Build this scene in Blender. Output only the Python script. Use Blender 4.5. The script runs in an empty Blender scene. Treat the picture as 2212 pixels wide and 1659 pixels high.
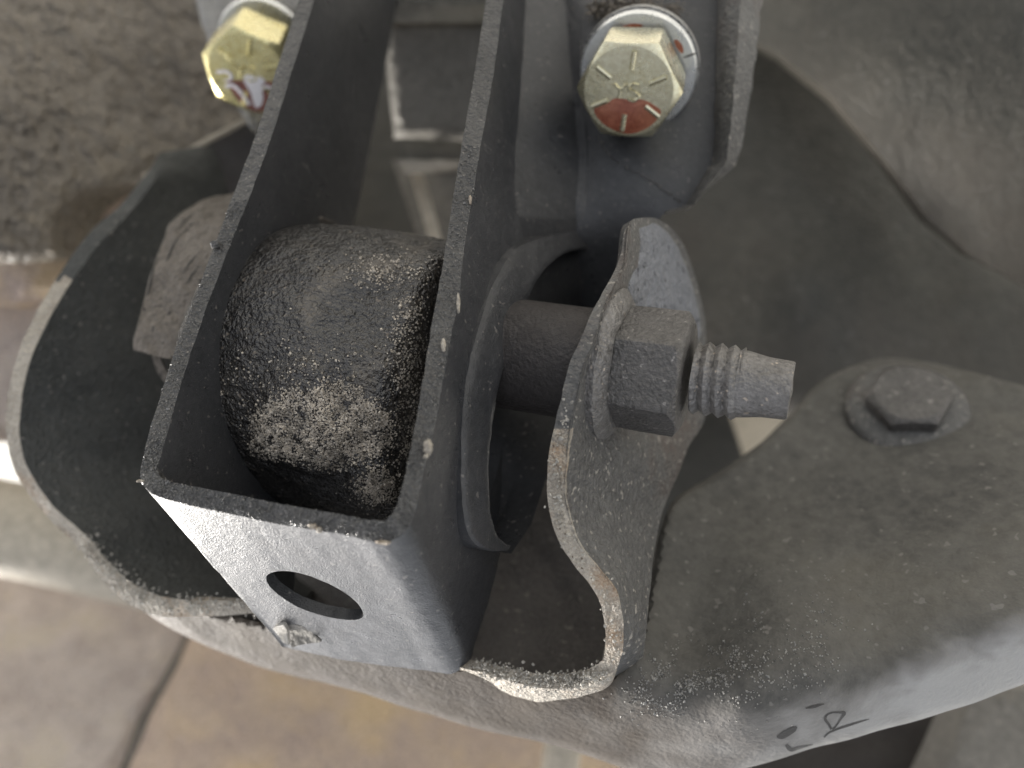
import bpy, bmesh, math, random
import numpy as np
from mathutils import Vector, Matrix, noise
from mathutils.bvhtree import BVHTree
from mathutils.kdtree import KDTree
from mathutils.geometry import delaunay_2d_cdt

random.seed(4)
R = math.radians
S = 0.01                      # everything below is measured in centimetres, built in metres
sc = bpy.context.scene
col = sc.collection

# ------------------------------------------------------------------ camera
FPX = 1700.0                  # focal length for a 2212 px wide picture
UP = Vector((-0.42, -0.66, 0.62)).normalized()      # the place's "up" seen from the camera
ROT = UP.rotation_difference(Vector((0, 0, 1))).to_matrix().to_4x4()
CAMLOC = Vector((0, 0, 0.9))
MW = Matrix.Translation(CAMLOC) @ ROT
cam_d = bpy.data.cameras.new('camera')
cam = bpy.data.objects.new('camera', cam_d)
col.objects.link(cam)
cam.matrix_world = MW
cam_d.sensor_width = 36.0
cam_d.lens = 36.0 * FPX / 2212.0
cam_d.clip_start = 0.01
cam_d.clip_end = 300
cam_d.dof.use_dof = True
cam_d.dof.focus_distance = 0.165
cam_d.dof.aperture_fstop = 7.0
sc.camera = cam

# ------------------------------------------------------------------ daylight
SUN_CAM = Vector((-0.78, -0.50, -0.36)).normalized()   # towards the sun, in camera axes
sw = (ROT.to_3x3() @ SUN_CAM).normalized()
EL = math.asin(sw.z); AZ = math.atan2(sw.x, sw.y)
world = bpy.data.worlds.new('World'); sc.world = world
world.use_nodes = True
wn = world.node_tree
bg = wn.nodes['Background']
sky = wn.nodes.new('ShaderNodeTexSky'); sky.sky_type = 'NISHITA'
sky.sun_disc = False
sky.sun_elevation = EL; sky.sun_rotation = AZ
sky.dust_density = 3.0
sky.air_density = 0.7
sky.ozone_density = 0.6
hs = wn.nodes.new('ShaderNodeHueSaturation'); hs.inputs['Saturation'].default_value = 0.22   # thin overcast
wn.links.new(sky.outputs[0], hs.inputs['Color']); wn.links.new(hs.outputs[0], bg.inputs[0])
bg.inputs[1].default_value = 0.15
sun_d = bpy.data.lights.new('sun', 'SUN')
sun_d.energy = 3.0; sun_d.angle = R(14); sun_d.color = (1, 0.95, 0.87)
sun = bpy.data.objects.new('sun', sun_d); col.objects.link(sun)
sun.rotation_euler = sw.to_track_quat('Z', 'Y').to_euler()
sun.location = (0, 0, 3)
sc.view_settings.view_transform = 'Standard'
sc.view_settings.look = 'None'
sc.view_settings.exposure = 1.12
sc.view_settings.gamma = 1.0

# ------------------------------------------------------------------ materials
def mat(name, c1, c2=None, nscale=3.0, rough=0.55, rough2=None, metal=0.0, grain=0.0, grain_scale=60.0,
        lump=0.0, lump_scale=10.0, speck=None, speck_scale=70.0, speck_amt=0.3, spec=0.5, c3=None, scratch=0.0, coat=0.0):
    """nscale etc. are features per centimetre-ish (object coordinates are metres, scaled by 100)."""
    m = bpy.data.materials.new(name); m.use_nodes = True
    nt = m.node_tree; N = nt.nodes; L = nt.links
    b = N['Principled BSDF']
    tc = N.new('ShaderNodeTexCoord')
    mp = N.new('ShaderNodeMapping'); mp.inputs['Scale'].default_value = (100, 100, 100)
    L.new(tc.outputs['Object'], mp.inputs[0])
    co = mp.outputs[0]
    def nz(scale, det=4, ro=0.6, vec=co):
        n = N.new('ShaderNodeTexNoise'); n.inputs['Scale'].default_value = scale
        n.inputs['Detail'].default_value = det; n.inputs['Roughness'].default_value = ro
        L.new(vec, n.inputs['Vector']); return n.outputs[0]
    def ramp(v, a, bb, ca=(0, 0, 0, 1), cb=(1, 1, 1, 1)):
        r = N.new('ShaderNodeValToRGB'); r.color_ramp.elements[0].position = a; r.color_ramp.elements[1].position = bb
        r.color_ramp.elements[0].color = ca; r.color_ramp.elements[1].color = cb
        L.new(v, r.inputs[0]); return r.outputs[0]
    def mix(f, x, y):
        mx = N.new('ShaderNodeMix'); mx.data_type = 'RGBA'
        if isinstance(f, float): mx.inputs[0].default_value = f
        else: L.new(f, mx.inputs[0])
        for sck, val in ((mx.inputs[6], x), (mx.inputs[7], y)):
            if isinstance(val, tuple): sck.default_value = (*val, 1)
            else: L.new(val, sck)
        return mx.outputs[2]
    c2 = c2 or tuple(x * 1.5 for x in c1)
    big = nz(nscale * 0.35, 6, 0.65)
    colr = mix(ramp(big, 0.38, 0.64), c1, c2)
    if c3:
        colr = mix(ramp(nz(nscale * 0.16, 5, 0.7), 0.52, 0.66), colr, c3)
    fine = nz(nscale * 6, 3, 0.7)
    colr = mix(ramp(fine, 0.35, 0.75, (0, 0, 0, 1), (0.5, 0.5, 0.5, 1)), colr, tuple(min(1, x * 1.7) for x in c2))
    if speck:
        v = N.new('ShaderNodeTexNoise'); v.inputs['Scale'].default_value = speck_scale / 8.0; v.inputs['Detail'].default_value = 1
        L.new(co, v.inputs['Vector'])
        colr = mix(ramp(v.outputs[0], 0.72 - speck_amt * 0.2, 0.76 - speck_amt * 0.2), colr, speck)
    L.new(colr, b.inputs['Base Color'])
    b.inputs['Metallic'].default_value = metal
    b.inputs['Specular IOR Level'].default_value = spec
    b.inputs['Coat Weight'].default_value = coat
    b.inputs['Coat Roughness'].default_value = 0.15
    if rough2 is None: rough2 = min(1, rough + 0.15)
    rr = ramp(nz(nscale * 1.3, 5, 0.7), 0.35, 0.65, (rough,) * 3 + (1,), (rough2,) * 3 + (1,))
    L.new(rr, b.inputs['Roughness'])
    nrm = None
    for amt, scl, det in ((lump, lump_scale, 3), (grain, grain_scale, 2)):
        if amt <= 0: continue
        bp = N.new('ShaderNodeBump'); bp.inputs['Strength'].default_value = min(1.0, amt)
        bp.inputs['Distance'].default_value = 0.01 * 0.6 / scl * max(1.0, amt)*2
        L.new(nz(scl, det, 0.6), bp.inputs['Height'])
        if nrm is not None: L.new(nrm, bp.inputs['Normal'])
        nrm = bp.outputs[0]
    if scratch > 0:
        mp2 = N.new('ShaderNodeMapping'); mp2.inputs['Scale'].default_value = (100, 700, 300); mp2.inputs['Rotation'].default_value = (0.3, 0.2, 0.9)
        L.new(tc.outputs['Object'], mp2.inputs[0])
        bp = N.new('ShaderNodeBump'); bp.inputs['Strength'].default_value = scratch; bp.inputs['Distance'].default_value = 0.0004
        L.new(nz(1.2, 3, 0.7, mp2.outputs[0]), bp.inputs['Height'])
        if nrm is not None: L.new(nrm, bp.inputs['Normal'])
        nrm = bp.outputs[0]
    if nrm is not None: L.new(nrm, b.inputs['Normal'])
    return m

M = {}
M['black'] = mat('black_paint', (0.027, 0.028, 0.030), (0.042, 0.042, 0.044), 1.2, 0.27, 0.42, grain=0.4, grain_scale=28, lump=0.06, lump_scale=2.5, speck=(0.14, 0.13, 0.12), speck_scale=60, speck_amt=0.1, scratch=0.12)
M['black_rim'] = mat('chipped_black_paint', (0.030, 0.030, 0.030), (0.075, 0.072, 0.068), 2.5, 0.25, 0.45, grain=0.8, grain_scale=13, lump=0.5, lump_scale=4, speck=(0.22, 0.20, 0.18), speck_scale=90, speck_amt=0.12)
M['shell'] = mat('weathered_black_steel', (0.030, 0.032, 0.031), (0.05, 0.051, 0.048), 1.0, 0.55, 0.8, grain=0.5, grain_scale=9, lump=0.2, lump_scale=2, speck=(0.16, 0.15, 0.14), speck_scale=60, speck_amt=0.1)
M['shell_grey'] = mat('dusty_grey_steel', (0.07, 0.068, 0.066), (0.11, 0.107, 0.10), 1.0, 0.42, 0.6, grain=0.6, grain_scale=8, lump=0.15, lump_scale=2.5, speck=(0.28, 0.26, 0.23), speck_scale=60, speck_amt=0.3, c3=(0.10, 0.07, 0.055))
M['shell_blue'] = mat('blue_grey_steel', (0.135, 0.14, 0.152), (0.185, 0.19, 0.205), 1.2, 0.5, 0.7, grain=0.5, grain_scale=8, lump=0.6, lump_scale=2.5, speck=(0.05, 0.05, 0.06), speck_scale=30, speck_amt=0.25)
M['bare_edge'] = mat('bare_steel_edge', (0.25, 0.22, 0.18), (0.42, 0.38, 0.32), 3.0, 0.45, 0.7, metal=0.15, grain=0.9, grain_scale=10, lump=0.4, lump_scale=3, speck=(0.14, 0.11, 0.08), speck_scale=80, speck_amt=0.12, c3=(0.30, 0.20, 0.12))
M['rubber'] = mat('oily_rubber', (0.016, 0.015, 0.015), (0.034, 0.031, 0.028), 1.4, 0.14, 0.28, spec=0.8, grain=0.9, grain_scale=11, lump=0.5, lump_scale=2.5, speck=(0.12, 0.10, 0.08), speck_scale=60, speck_amt=0.15)
M['grit'] = mat('wet_sand', (0.14, 0.125, 0.105), (0.58, 0.52, 0.44), 9.0, 0.10, 0.3, metal=0.4, grain=0.6, grain_scale=20)  # real grit, base colour lightened to paint its wet highlight
M['dust_grit'] = mat('pale_dust', (0.22, 0.20, 0.17), (0.42, 0.40, 0.36), 8.0, 0.6, 0.8, grain=0.6, grain_scale=20)
M['dry_rubber'] = mat('dry_cracked_rubber', (0.085, 0.072, 0.058), (0.16, 0.14, 0.118), 1.6, 0.75, 0.9, grain=0.6, grain_scale=9, lump=0.5, lump_scale=1.6, speck=(0.04, 0.035, 0.03), speck_scale=40, speck_amt=0.15)
M['zinc'] = mat('yellow_zinc', (0.60, 0.54, 0.34), (0.70, 0.64, 0.46), 1.6, 0.22, 0.34, metal=0.85, grain=0.03, grain_scale=8, lump=0.02, lump_scale=2)
M['zinc_gold'] = mat('gold_zinc', (0.60, 0.50, 0.20), (0.72, 0.64, 0.36), 1.6, 0.22, 0.34, metal=0.85, grain=0.04, grain_scale=6, lump=0.05, lump_scale=2)
M['washer'] = mat('bright_zinc', (0.60, 0.62, 0.62), (0.72, 0.73, 0.72), 2.0, 0.22, 0.4, metal=0.8, grain=0.03, grain_scale=8, scratch=0.08)
M['red'] = mat('red_paint_mark', (0.20, 0.035, 0.018), (0.42, 0.16, 0.09), 2.6, 0.18, 0.3, metal=0.3, grain=0.03, grain_scale=3, coat=0.6)
M['brown_mark'] = mat('brown_paint_mark', (0.20, 0.075, 0.055), (0.24, 0.10, 0.08), 2.0, 0.22, 0.35, grain=0.1, grain_scale=3)
M['foil'] = mat('pale_paint_smear', (0.75, 0.70, 0.72), (0.85, 0.82, 0.82), 2.0, 0.25, 0.4)  # pale streaks on the lower part of the left bolt face
M['old_bolt'] = mat('oxidised_bolt_steel', (0.075, 0.072, 0.068), (0.13, 0.122, 0.115), 1.3, 0.38, 0.6, metal=0.35, grain=0.6, grain_scale=12, lump=0.1, lump_scale=3, scratch=0.3, speck=(0.3, 0.28, 0.26), speck_scale=60, speck_amt=0.12)
M['thread'] = mat('worn_thread_steel', (0.12, 0.113, 0.105), (0.21, 0.20, 0.19), 1.6, 0.3, 0.55, metal=0.4, grain=0.6, grain_scale=10, scratch=0.3, speck=(0.42, 0.36, 0.30), speck_scale=60, speck_amt=0.15)
M['sleeve'] = mat('brown_sleeve', (0.022, 0.019, 0.018), (0.036, 0.031, 0.029), 1.0, 0.55, 0.75, grain=0.4, grain_scale=9)
M['casting'] = mat('pitted_cast_iron', (0.105, 0.089, 0.070), (0.215, 0.186, 0.150), 0.6, 0.4, 0.65, grain=1.0, grain_scale=4.0, lump=1.0, lump_scale=1.3, speck=(0.2, 0.185, 0.16), speck_scale=24, speck_amt=0.25, c3=(0.20, 0.165, 0.115))
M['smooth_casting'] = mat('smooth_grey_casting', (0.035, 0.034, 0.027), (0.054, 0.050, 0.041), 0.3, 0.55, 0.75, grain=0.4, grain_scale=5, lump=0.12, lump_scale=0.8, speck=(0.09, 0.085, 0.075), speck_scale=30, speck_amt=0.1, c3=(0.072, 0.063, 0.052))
M['arm'] = mat('dusty_frame_steel', (0.060, 0.058, 0.054), (0.10, 0.095, 0.084), 0.5, 0.55, 0.75, spec=0.3, grain=0.22, grain_scale=7, lump=0.08, lump_scale=2, speck=(0.17, 0.16, 0.145), speck_scale=34, speck_amt=0.15, c3=(0.115, 0.105, 0.085))
M['web'] = mat('tan_dusted_steel', (0.105, 0.095, 0.082), (0.17, 0.155, 0.135), 0.7, 0.5, 0.75, grain=0.4, grain_scale=7, lump=0.2, lump_scale=1.5, c3=(0.21, 0.20, 0.175))
_m = M['arm'].node_tree; _b = _m.nodes['Principled BSDF']; _l = _b.inputs['Base Color'].links[0].from_socket
_a = _m.nodes.new('ShaderNodeAttribute'); _a.attribute_name = 'dust'
_x = _m.nodes.new('ShaderNodeMix'); _x.data_type = 'RGBA'
_g = _m.nodes.new('ShaderNodeMix'); _g.data_type = 'RGBA'; _n = _m.nodes.new('ShaderNodeTexNoise'); _n.inputs['Scale'].default_value = 60; _n.inputs['Detail'].default_value = 6
_t = _m.nodes.new('ShaderNodeTexCoord'); _m.links.new(_t.outputs['Object'], _n.inputs[0]); _m.links.new(_n.outputs[0], _g.inputs[0])
_g.inputs[6].default_value = (0.052, 0.040, 0.030, 1); _g.inputs[7].default_value = (0.092, 0.075, 0.057, 1)
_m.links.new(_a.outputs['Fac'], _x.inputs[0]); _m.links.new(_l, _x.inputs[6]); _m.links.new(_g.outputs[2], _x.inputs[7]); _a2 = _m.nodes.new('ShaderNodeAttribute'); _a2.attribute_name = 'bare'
_y = _m.nodes.new('ShaderNodeMix'); _y.data_type = 'RGBA'; _y.inputs[7].default_value = (0.38, 0.372, 0.355, 1)  # paler colour paints the sky sheen of the rolled rim
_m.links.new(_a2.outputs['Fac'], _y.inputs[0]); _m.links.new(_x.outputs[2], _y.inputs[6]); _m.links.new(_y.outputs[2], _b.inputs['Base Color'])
M['inner'] = mat('brown_grey_inner_steel', (0.085, 0.077, 0.07), (0.13, 0.118, 0.108), 1.6, 0.6, 0.8, grain=0.6, grain_scale=7, speck=(0.25, 0.23, 0.2), speck_scale=40, speck_amt=0.2)
M['spark'] = mat('glinting_paint_chips', (0.05, 0.05, 0.05), (0.16, 0.155, 0.145), 9, 0.12, 0.3)  # grains with a lightened base paint glints along the bracket lips
_m = M['rubber'].node_tree; _b = _m.nodes['Principled BSDF']; _l = _b.inputs['Base Color'].links[0].from_socket; _rl = _b.inputs['Roughness'].links[0].from_socket
_a = _m.nodes.new('ShaderNodeAttribute'); _a.attribute_name = 'dust'
_x = _m.nodes.new('ShaderNodeMix'); _x.data_type = 'RGBA'; _x.inputs[7].default_value = (0.115, 0.098, 0.078, 1)
_m.links.new(_a.outputs['Fac'], _x.inputs[0]); _m.links.new(_l, _x.inputs[6]); _m.links.new(_x.outputs[2], _b.inputs['Base Color'])
M['pale'] = mat('pale_beige_steel', (0.34, 0.30, 0.235), (0.46, 0.41, 0.33), 0.5, 0.6, 0.8, grain=0.3, grain_scale=5)
M['panel_grey'] = mat('rust_spotted_grey_panel', (0.32, 0.27, 0.24), (0.46, 0.40, 0.355), 1.6, 0.7, 0.9, grain=0.7, grain_scale=5, lump=0.4, lump_scale=1.5, c3=(0.44, 0.38, 0.29))
M['panel_tan'] = mat('tan_rusty_panel', (0.38, 0.30, 0.265), (0.52, 0.41, 0.31), 1.0, 0.7, 0.9, grain=0.7, grain_scale=5, lump=0.4, lump_scale=1.5, c3=(0.56, 0.42, 0.25))
M['galv'] = mat('galvanised_grey', (0.20, 0.195, 0.185), (0.31, 0.30, 0.28), 1.5, 0.5, 0.7, metal=0.2, grain=0.9, grain_scale=6, lump=0.5, lump_scale=2)
M['grey_block'] = mat('warm_grey_casting', (0.12, 0.112, 0.098), (0.17, 0.16, 0.142), 0.6, 0.6, 0.8, grain=0.4, grain_scale=8, lump=0.2, lump_scale=2, speck=(0.3, 0.28, 0.24), speck_scale=50, speck_amt=0.05)
M['ink'] = mat('black_marker_ink', (0.03, 0.028, 0.024), (0.06, 0.055, 0.05), 4.0, 0.6, 0.8)
M['concrete'] = mat('pale_concrete', (0.48, 0.46, 0.42), (0.60, 0.58, 0.53), 0.3, 0.85, 0.95, grain=0.4, grain_scale=3)

# ------------------------------------------------------------------ helpers
def P(u, v, D):
    return Vector(((u - 1106.0) / FPX * D, (829.5 - v) / FPX * D, -D))

def finish_mesh(me, smooth=True, angle=35):
    bm = bmesh.new(); bm.from_mesh(me)
    bmesh.ops.remove_doubles(bm, verts=bm.verts, dist=1e-7)
    bmesh.ops.recalc_face_normals(bm, faces=bm.faces)
    bm.to_mesh(me); bm.free()
    if smooth:
        for p in me.polygons: p.use_smooth = True
        me.set_sharp_from_angle(angle=R(angle))

def thing(name, label, cat, origin, group=None, kind=None):
    o = bpy.data.objects.new(name, None); col.objects.link(o)
    o.empty_display_size = 0.005
    o.matrix_world = Matrix.Translation(MW @ (origin * S)) @ ROT
    o['label'] = label
    if cat: o['category'] = cat
    if group: o['group'] = group
    if kind: o['kind'] = kind
    o['_o'] = list(origin)
    return o

def origin_of(parent):
    return Vector(parent['_o'])

def part(name, verts, faces, m, parent=None, origin=None, label=None, cat=None, kind=None, angle=35, smooth=True, group=None):
    og = origin_of(parent) if parent else (origin or verts[0])
    me = bpy.data.meshes.new(name)
    me.from_pydata([tuple((v - og) * S) for v in verts], [], faces)
    finish_mesh(me, smooth, angle)
    mats = m if isinstance(m, list) else [m]
    for mm in mats: me.materials.append(M[mm])
    o = bpy.data.objects.new(name, me); col.objects.link(o)
    if parent:
        o.parent = parent
    else:
        o.matrix_world = Matrix.Translation(MW @ (og * S)) @ ROT
    o['_o'] = list(og)
    if label: o['label'] = label
    if cat: o['category'] = cat
    if kind: o['kind'] = kind
    if group: o['group'] = group
    return o

def nv(p, scale, seed=0.0):
    return noise.noise_vector(p * scale + Vector((seed, seed * 1.7, 0)))

def catmull(pts, k, closed=False):
    n = len(pts); out = []
    segs = n if closed else n - 1
    for i in range(segs):
        if closed:
            p0, p1, p2, p3 = pts[(i - 1) % n], pts[i], pts[(i + 1) % n], pts[(i + 2) % n]
        else:
            p1, p2 = pts[i], pts[i + 1]
            p0 = pts[i - 1] if i > 0 else p1 * 2 - p2
            p3 = pts[i + 2] if i + 2 < n else p2 * 2 - p1
        for j in range(k):
            t = j / k
            out.append(0.5 * ((2 * p1) + (p2 - p0) * t + (2 * p0 - 5 * p1 + 4 * p2 - p3) * t * t + (3 * p1 - p0 - 3 * p2 + p3) * t ** 3))
    if not closed: out.append(pts[-1].copy())
    return out

def resample(pts, step, closed=True):
    out = []; n = len(pts)
    for i in range(n if closed else n - 1):
        a, b = pts[i], pts[(i + 1) % n]
        k = max(1, int(round((b - a).length / step)))
        for j in range(k): out.append(a.lerp(b, j / k))
    if not closed: out.append(pts[-1].copy())
    return out

def rbf(ctrl):
    """smooth depth surface D(u,v) through control points"""
    c = np.array(ctrl, float); xy = c[:, :2] / 500.0; n = len(c)
    d = np.linalg.norm(xy[:, None] - xy[None], axis=2)
    K = np.where(d > 0, d * d * np.log(d + 1e-12), 0) + np.eye(n) * 1e-4
    if n < 3: raise ValueError
    Pm = np.c_[np.ones(n), xy]
    A = np.block([[K, Pm], [Pm.T, np.zeros((3, 3))]])
    w = np.linalg.lstsq(A, np.r_[c[:, 2], 0, 0, 0], rcond=None)[0]
    def f(u, v):
        r = np.hypot(xy[:, 0] - u / 500.0, xy[:, 1] - v / 500.0)
        return float((w[:n] * np.where(r > 0, r * r * np.log(r + 1e-12), 0)).sum() + w[n] + w[n + 1] * u / 500.0 + w[n + 2] * v / 500.0)
    return f

def inside(p, poly):
    x, y = p; c = False; n = len(poly); j = n - 1
    for i in range(n):
        xi, yi = poly[i]; xj, yj = poly[j]
        if (yi > y) != (yj > y) and x < (xj - xi) * (y - yi) / (yj - yi) + xi: c = not c
        j = i
    return c

def sheet(outline, depth, thick, g=14, rnd=0, rdepth=0.0, smooth=True, namp=0.0, nsc=1.0, edge_noise=0.0, seed=1.0):
    """solid plate: pixel outline placed at its own depth; thick = 3D vector (cm) to the back face; rounded rim"""
    pts = [Vector((a, b, 0)) for a, b in outline]
    if smooth: pts = catmull(pts, 6, True)
    pts = resample(pts, g)
    pl = [(p.x, p.y) for p in pts]
    if edge_noise:
        q = []
        for (x, y) in pl:
            d = noise.noise_vector(Vector((x, y, seed * 9)) * 0.05) * edge_noise
            q.append((x + d.x, y + d.y))
        pl = q
    arr = np.array(pl); nx = np.roll(arr, -1, 0)
    def dist(x, y):
        ab = nx - arr; ap = np.array([x, y]) - arr
        t = np.clip((ap * ab).sum(1) / np.maximum((ab * ab).sum(1), 1e-9), 0, 1)
        return float(np.sqrt((((ap - ab * t[:, None])) ** 2).sum(1)).min())
    co = [Vector(p) for p in pl]; nb = len(co)
    x0, y0 = arr.min(0); x1, y1 = arr.max(0)
    y = y0 + g * 0.5; row = 0
    rng = random.Random(int(seed * 100))
    while y < y1:
        x = x0 + (g * 0.5 if row % 2 else g)
        while x < x1:
            q = (x + rng.uniform(-.15, .15) * g, y + rng.uniform(-.15, .15) * g)
            if inside(q, pl) and dist(*q) > g * 0.55: co.append(Vector(q))
            x += g
        y += g * 0.87; row += 1
    if rnd:   # extra ring near the edge for the rounding
        pass
    r = delaunay_2d_cdt(co, [(i, (i + 1) % nb) for i in range(nb)], [], 1, 1e-4)
    vs, fs = r[0], r[2]
    D = depth if callable(depth) else rbf(depth)
    bound = set()
    cnt = {}
    for f in fs:
        for a, b in zip(f, list(f[1:]) + [f[0]]):
            k = (min(a, b), max(a, b)); cnt[k] = cnt.get(k, 0) + 1
    top = []
    for p in vs:
        dd = D(p.x, p.y)
        if rnd:
            t = min(1.0, dist(p.x, p.y) / rnd)
            dd += rdepth * (1 - math.sqrt(max(0, 1 - (1 - t) ** 2)))
        q = P(p.x, p.y, dd)
        if namp: q = q + nv(q, nsc, seed) * namp
        top.append(q)
    n = len(top)
    verts = top + [q + thick for q in top]
    faces = [tuple(f) for f in fs] + [tuple(i + n for i in reversed(f)) for f in fs]
    for (a, b), c in cnt.items():
        if c == 1: faces.append((a, b, b + n, a + n))
    return verts, faces

def loft(rows, closed_ring=True, ku=6, kv=1, sub_ring=None, caps=True, close_path=False, jag=0.0, jsc=2.0, seed=0.0):
    """rows: stations along a path, each a list of ring points. Catmull along path."""
    nr = len(rows[0])
    lines = [catmull([rw[j] for rw in rows], ku, close_path) for j in range(nr)]
    stations = [[lines[j][i] for j in range(nr)] for i in range(len(lines[0]))]
    if sub_ring:
        st2 = []
        for rg in stations:
            q = []
            for j in range(nr if closed_ring else nr - 1):
                a, b = rg[j], rg[(j + 1) % nr]
                for t in range(sub_ring[j]): q.append(a.lerp(b, t / sub_ring[j]))
            if not closed_ring: q.append(rg[-1])
            st2.append(q)
        stations = st2
    m = len(stations[0]); verts = []
    for rg in stations:
        for p in rg: verts.append(p + nv(p, jsc, seed) * jag if jag else p.copy())
    faces = []; ns = len(stations)
    for i in range(ns if close_path else ns - 1):
        i2 = (i + 1) % ns
        for j in range(m if closed_ring else m - 1):
            j2 = (j + 1) % m
            faces.append((i * m + j, i * m + j2, i2 * m + j2, i2 * m + j))
    if caps and closed_ring and not close_path:
        faces.append(tuple(range(m))); faces.append(tuple((ns - 1) * m + j for j in reversed(range(m))))
    return verts, faces

def frame(n, ref=Vector((0, 1, 0))):
    n = n.normalized(); x = ref.cross(n)
    if x.length < 1e-3: x = Vector((1, 0, 0)).cross(n)
    x.normalize(); y = n.cross(x)
    return x, y, n

def revolve(c, n, prof, seg=48, fn=None, cap=True, ref=Vector((0, 1, 0))):
    """prof: list of (t along n, radius); fn(angle, i) -> radius factor"""
    x, y, n = frame(n, ref)
    verts = []; faces = []
    for i, (t, r) in enumerate(prof):
        for k in range(seg):
            a = 2 * math.pi * k / seg
            rr = r * (fn(a, i) if fn else 1)
            verts.append(c + n * t + (x * math.cos(a) + y * math.sin(a)) * rr)
    for i in range(len(prof) - 1):
        for k in range(seg):
            k2 = (k + 1) % seg
            faces.append((i * seg + k, i * seg + k2, (i + 1) * seg + k2, (i + 1) * seg + k))
    if cap:
        faces.append(tuple(reversed(range(seg)))); faces.append(tuple((len(prof) - 1) * seg + k for k in range(seg)))
    return verts, faces

def tube(pts, r, seg=6, k=4, radii=None):
    pts = catmull(pts, k) if k > 1 else pts
    verts = []; faces = []; n = len(pts)
    for i, p in enumerate(pts):
        t = (pts[min(i + 1, n - 1)] - pts[max(i - 1, 0)]).normalized()
        x, y, _ = frame(t, Vector((0.1, 0.3, 1)))
        rr = r if radii is None else r * radii(i / (n - 1))
        for j in range(seg):
            a = 2 * math.pi * j / seg
            verts.append(p + (x * math.cos(a) + y * math.sin(a)) * rr)
    for i in range(n - 1):
        for j in range(seg):
            j2 = (j + 1) % seg
            faces.append((i * seg + j, i * seg + j2, (i + 1) * seg + j2, (i + 1) * seg + j))
    faces.append(tuple(range(seg))); faces.append(tuple((n - 1) * seg + j for j in reversed(range(seg))))
    return verts, faces

def grains(points, rmin, rmax, seed=1):
    """many small irregular stones joined in one mesh"""
    rng = random.Random(seed); verts = []; faces = []
    base = [Vector(v) for v in ((1, 0, 0), (-1, 0, 0), (0, 1, 0), (0, -1, 0), (0, 0, 1), (0, 0, -1))]
    tri = [(0, 2, 4), (2, 1, 4), (1, 3, 4), (3, 0, 4), (2, 0, 5), (1, 2, 5), (3, 1, 5), (0, 3, 5)]
    for p in points:
        r = rng.uniform(rmin, rmax) * (1.6 if rng.random() < .08 else 1)
        e = Matrix.Rotation(rng.uniform(0, 6.28), 3, Vector((rng.uniform(-1, 1), rng.uniform(-1, 1), rng.uniform(-1, 1))).normalized())
        o = len(verts)
        for b in base: verts.append(p + e @ (b * r * rng.uniform(.55, 1.2)))
        faces += [tuple(i + o for i in t) for t in tri]
    return verts, faces

def cut(o, verts, faces):
    """cut a hole through the mesh for good"""
    c = part('cutter', verts, faces, 'black', origin=origin_of(o), smooth=False)
    c.matrix_world = Matrix.Translation(MW @ (origin_of(o) * S)) @ ROT
    md = o.modifiers.new('b', 'BOOLEAN'); md.object = c; md.solver = 'EXACT'; md.operation = 'DIFFERENCE'
    bpy.context.view_layer.update()
    dg = bpy.context.evaluated_depsgraph_get()
    me = bpy.data.meshes.new_from_object(o.evaluated_get(dg))
    o.modifiers.clear(); o.data = me
    bpy.data.objects.remove(c)
    me.set_sharp_from_angle(angle=R(35))

def prism(poly, D0, D1, dirn=None):
    """cutter: pixel polygon between two depths (or pushed along a 3D direction)"""
    n = len(poly)
    if dirn is None:
        a = [P(u, v, D0) for u, v in poly]; b = [P(u, v, D1) for u, v in poly]
    else:
        a = [p - dirn for p in poly]; b = [p + dirn for p in poly]
    return a + b, [tuple(range(n)), tuple(n + i for i in reversed(range(n)))] + [(i, (i + 1) % n, n + (i + 1) % n, n + i) for i in range(n)]

A = Vector((0.925, -0.15, 0.35)).normalized()      # axis of the long through bolt
NUT = P(1402, 800, 17.0)                           # a point on that axis, inside the nut
def on_axis(s): return NUT + A * s

# ================================================================== SETTING
# ground: pale sheet added far below, its white stands in for daylight
gm = bpy.data.meshes.new('ground')
gs = 60.0
gm.from_pydata([(-gs, -gs, 0), (gs, -gs, 0), (gs, gs, 0), (-gs, gs, 0)], [], [(0, 1, 2, 3)])
gm.materials.append(M['concrete'])
ground = bpy.data.objects.new('ground', gm); col.objects.link(ground)
ground['kind'] = 'structure'; ground['label'] = 'pale concrete ground showing white through the gaps'

# ================================================================== BACKGROUND PARTS
TB = Vector((0, 0, -1.5))
# rough casting, upper left
v, f = sheet([(-160, -160), (700, -160), (720, 320), (560, 330), (330, 378), (250, 402), (170, 425), (130, 470), (120, 560), (-160, 575)],
             [(-100, -100, 29), (600, -100, 34), (600, 300, 34), (0, 500, 27.5), (200, 400, 29), (300, 200, 31), (0, 200, 27.5)], Vector((0, 0.6, -3)), g=8,
             rnd=45, rdepth=0.8, smooth=False, namp=0.16, nsc=1.1, seed=2)
v = [p + Vector((0, 0, 1)) * (.10 * noise.noise(p * 3.2) + .06 * noise.noise(p * 7.5)) for p in v]
part('engine_casting', v, f, 'casting', origin=P(200, 250, 32), label='coarse pitted brown casting in the upper left corner', cat='casting')
v, f = sheet([(-160, 380), (150, 420), (330, 372), (350, 420), (330, 640), (-160, 660)],
             [(-100, 400, 31), (300, 400, 33), (-100, 640, 31), (300, 600, 32)], TB, g=20, rnd=30, rdepth=0.5, smooth=False, namp=0.25, nsc=1.0, seed=3)
part('rusty_flange', v, f, 'panel_tan', origin=P(100, 480, 32), label='tan pitted flange below the coarse casting at the left edge', cat='flange')
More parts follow.
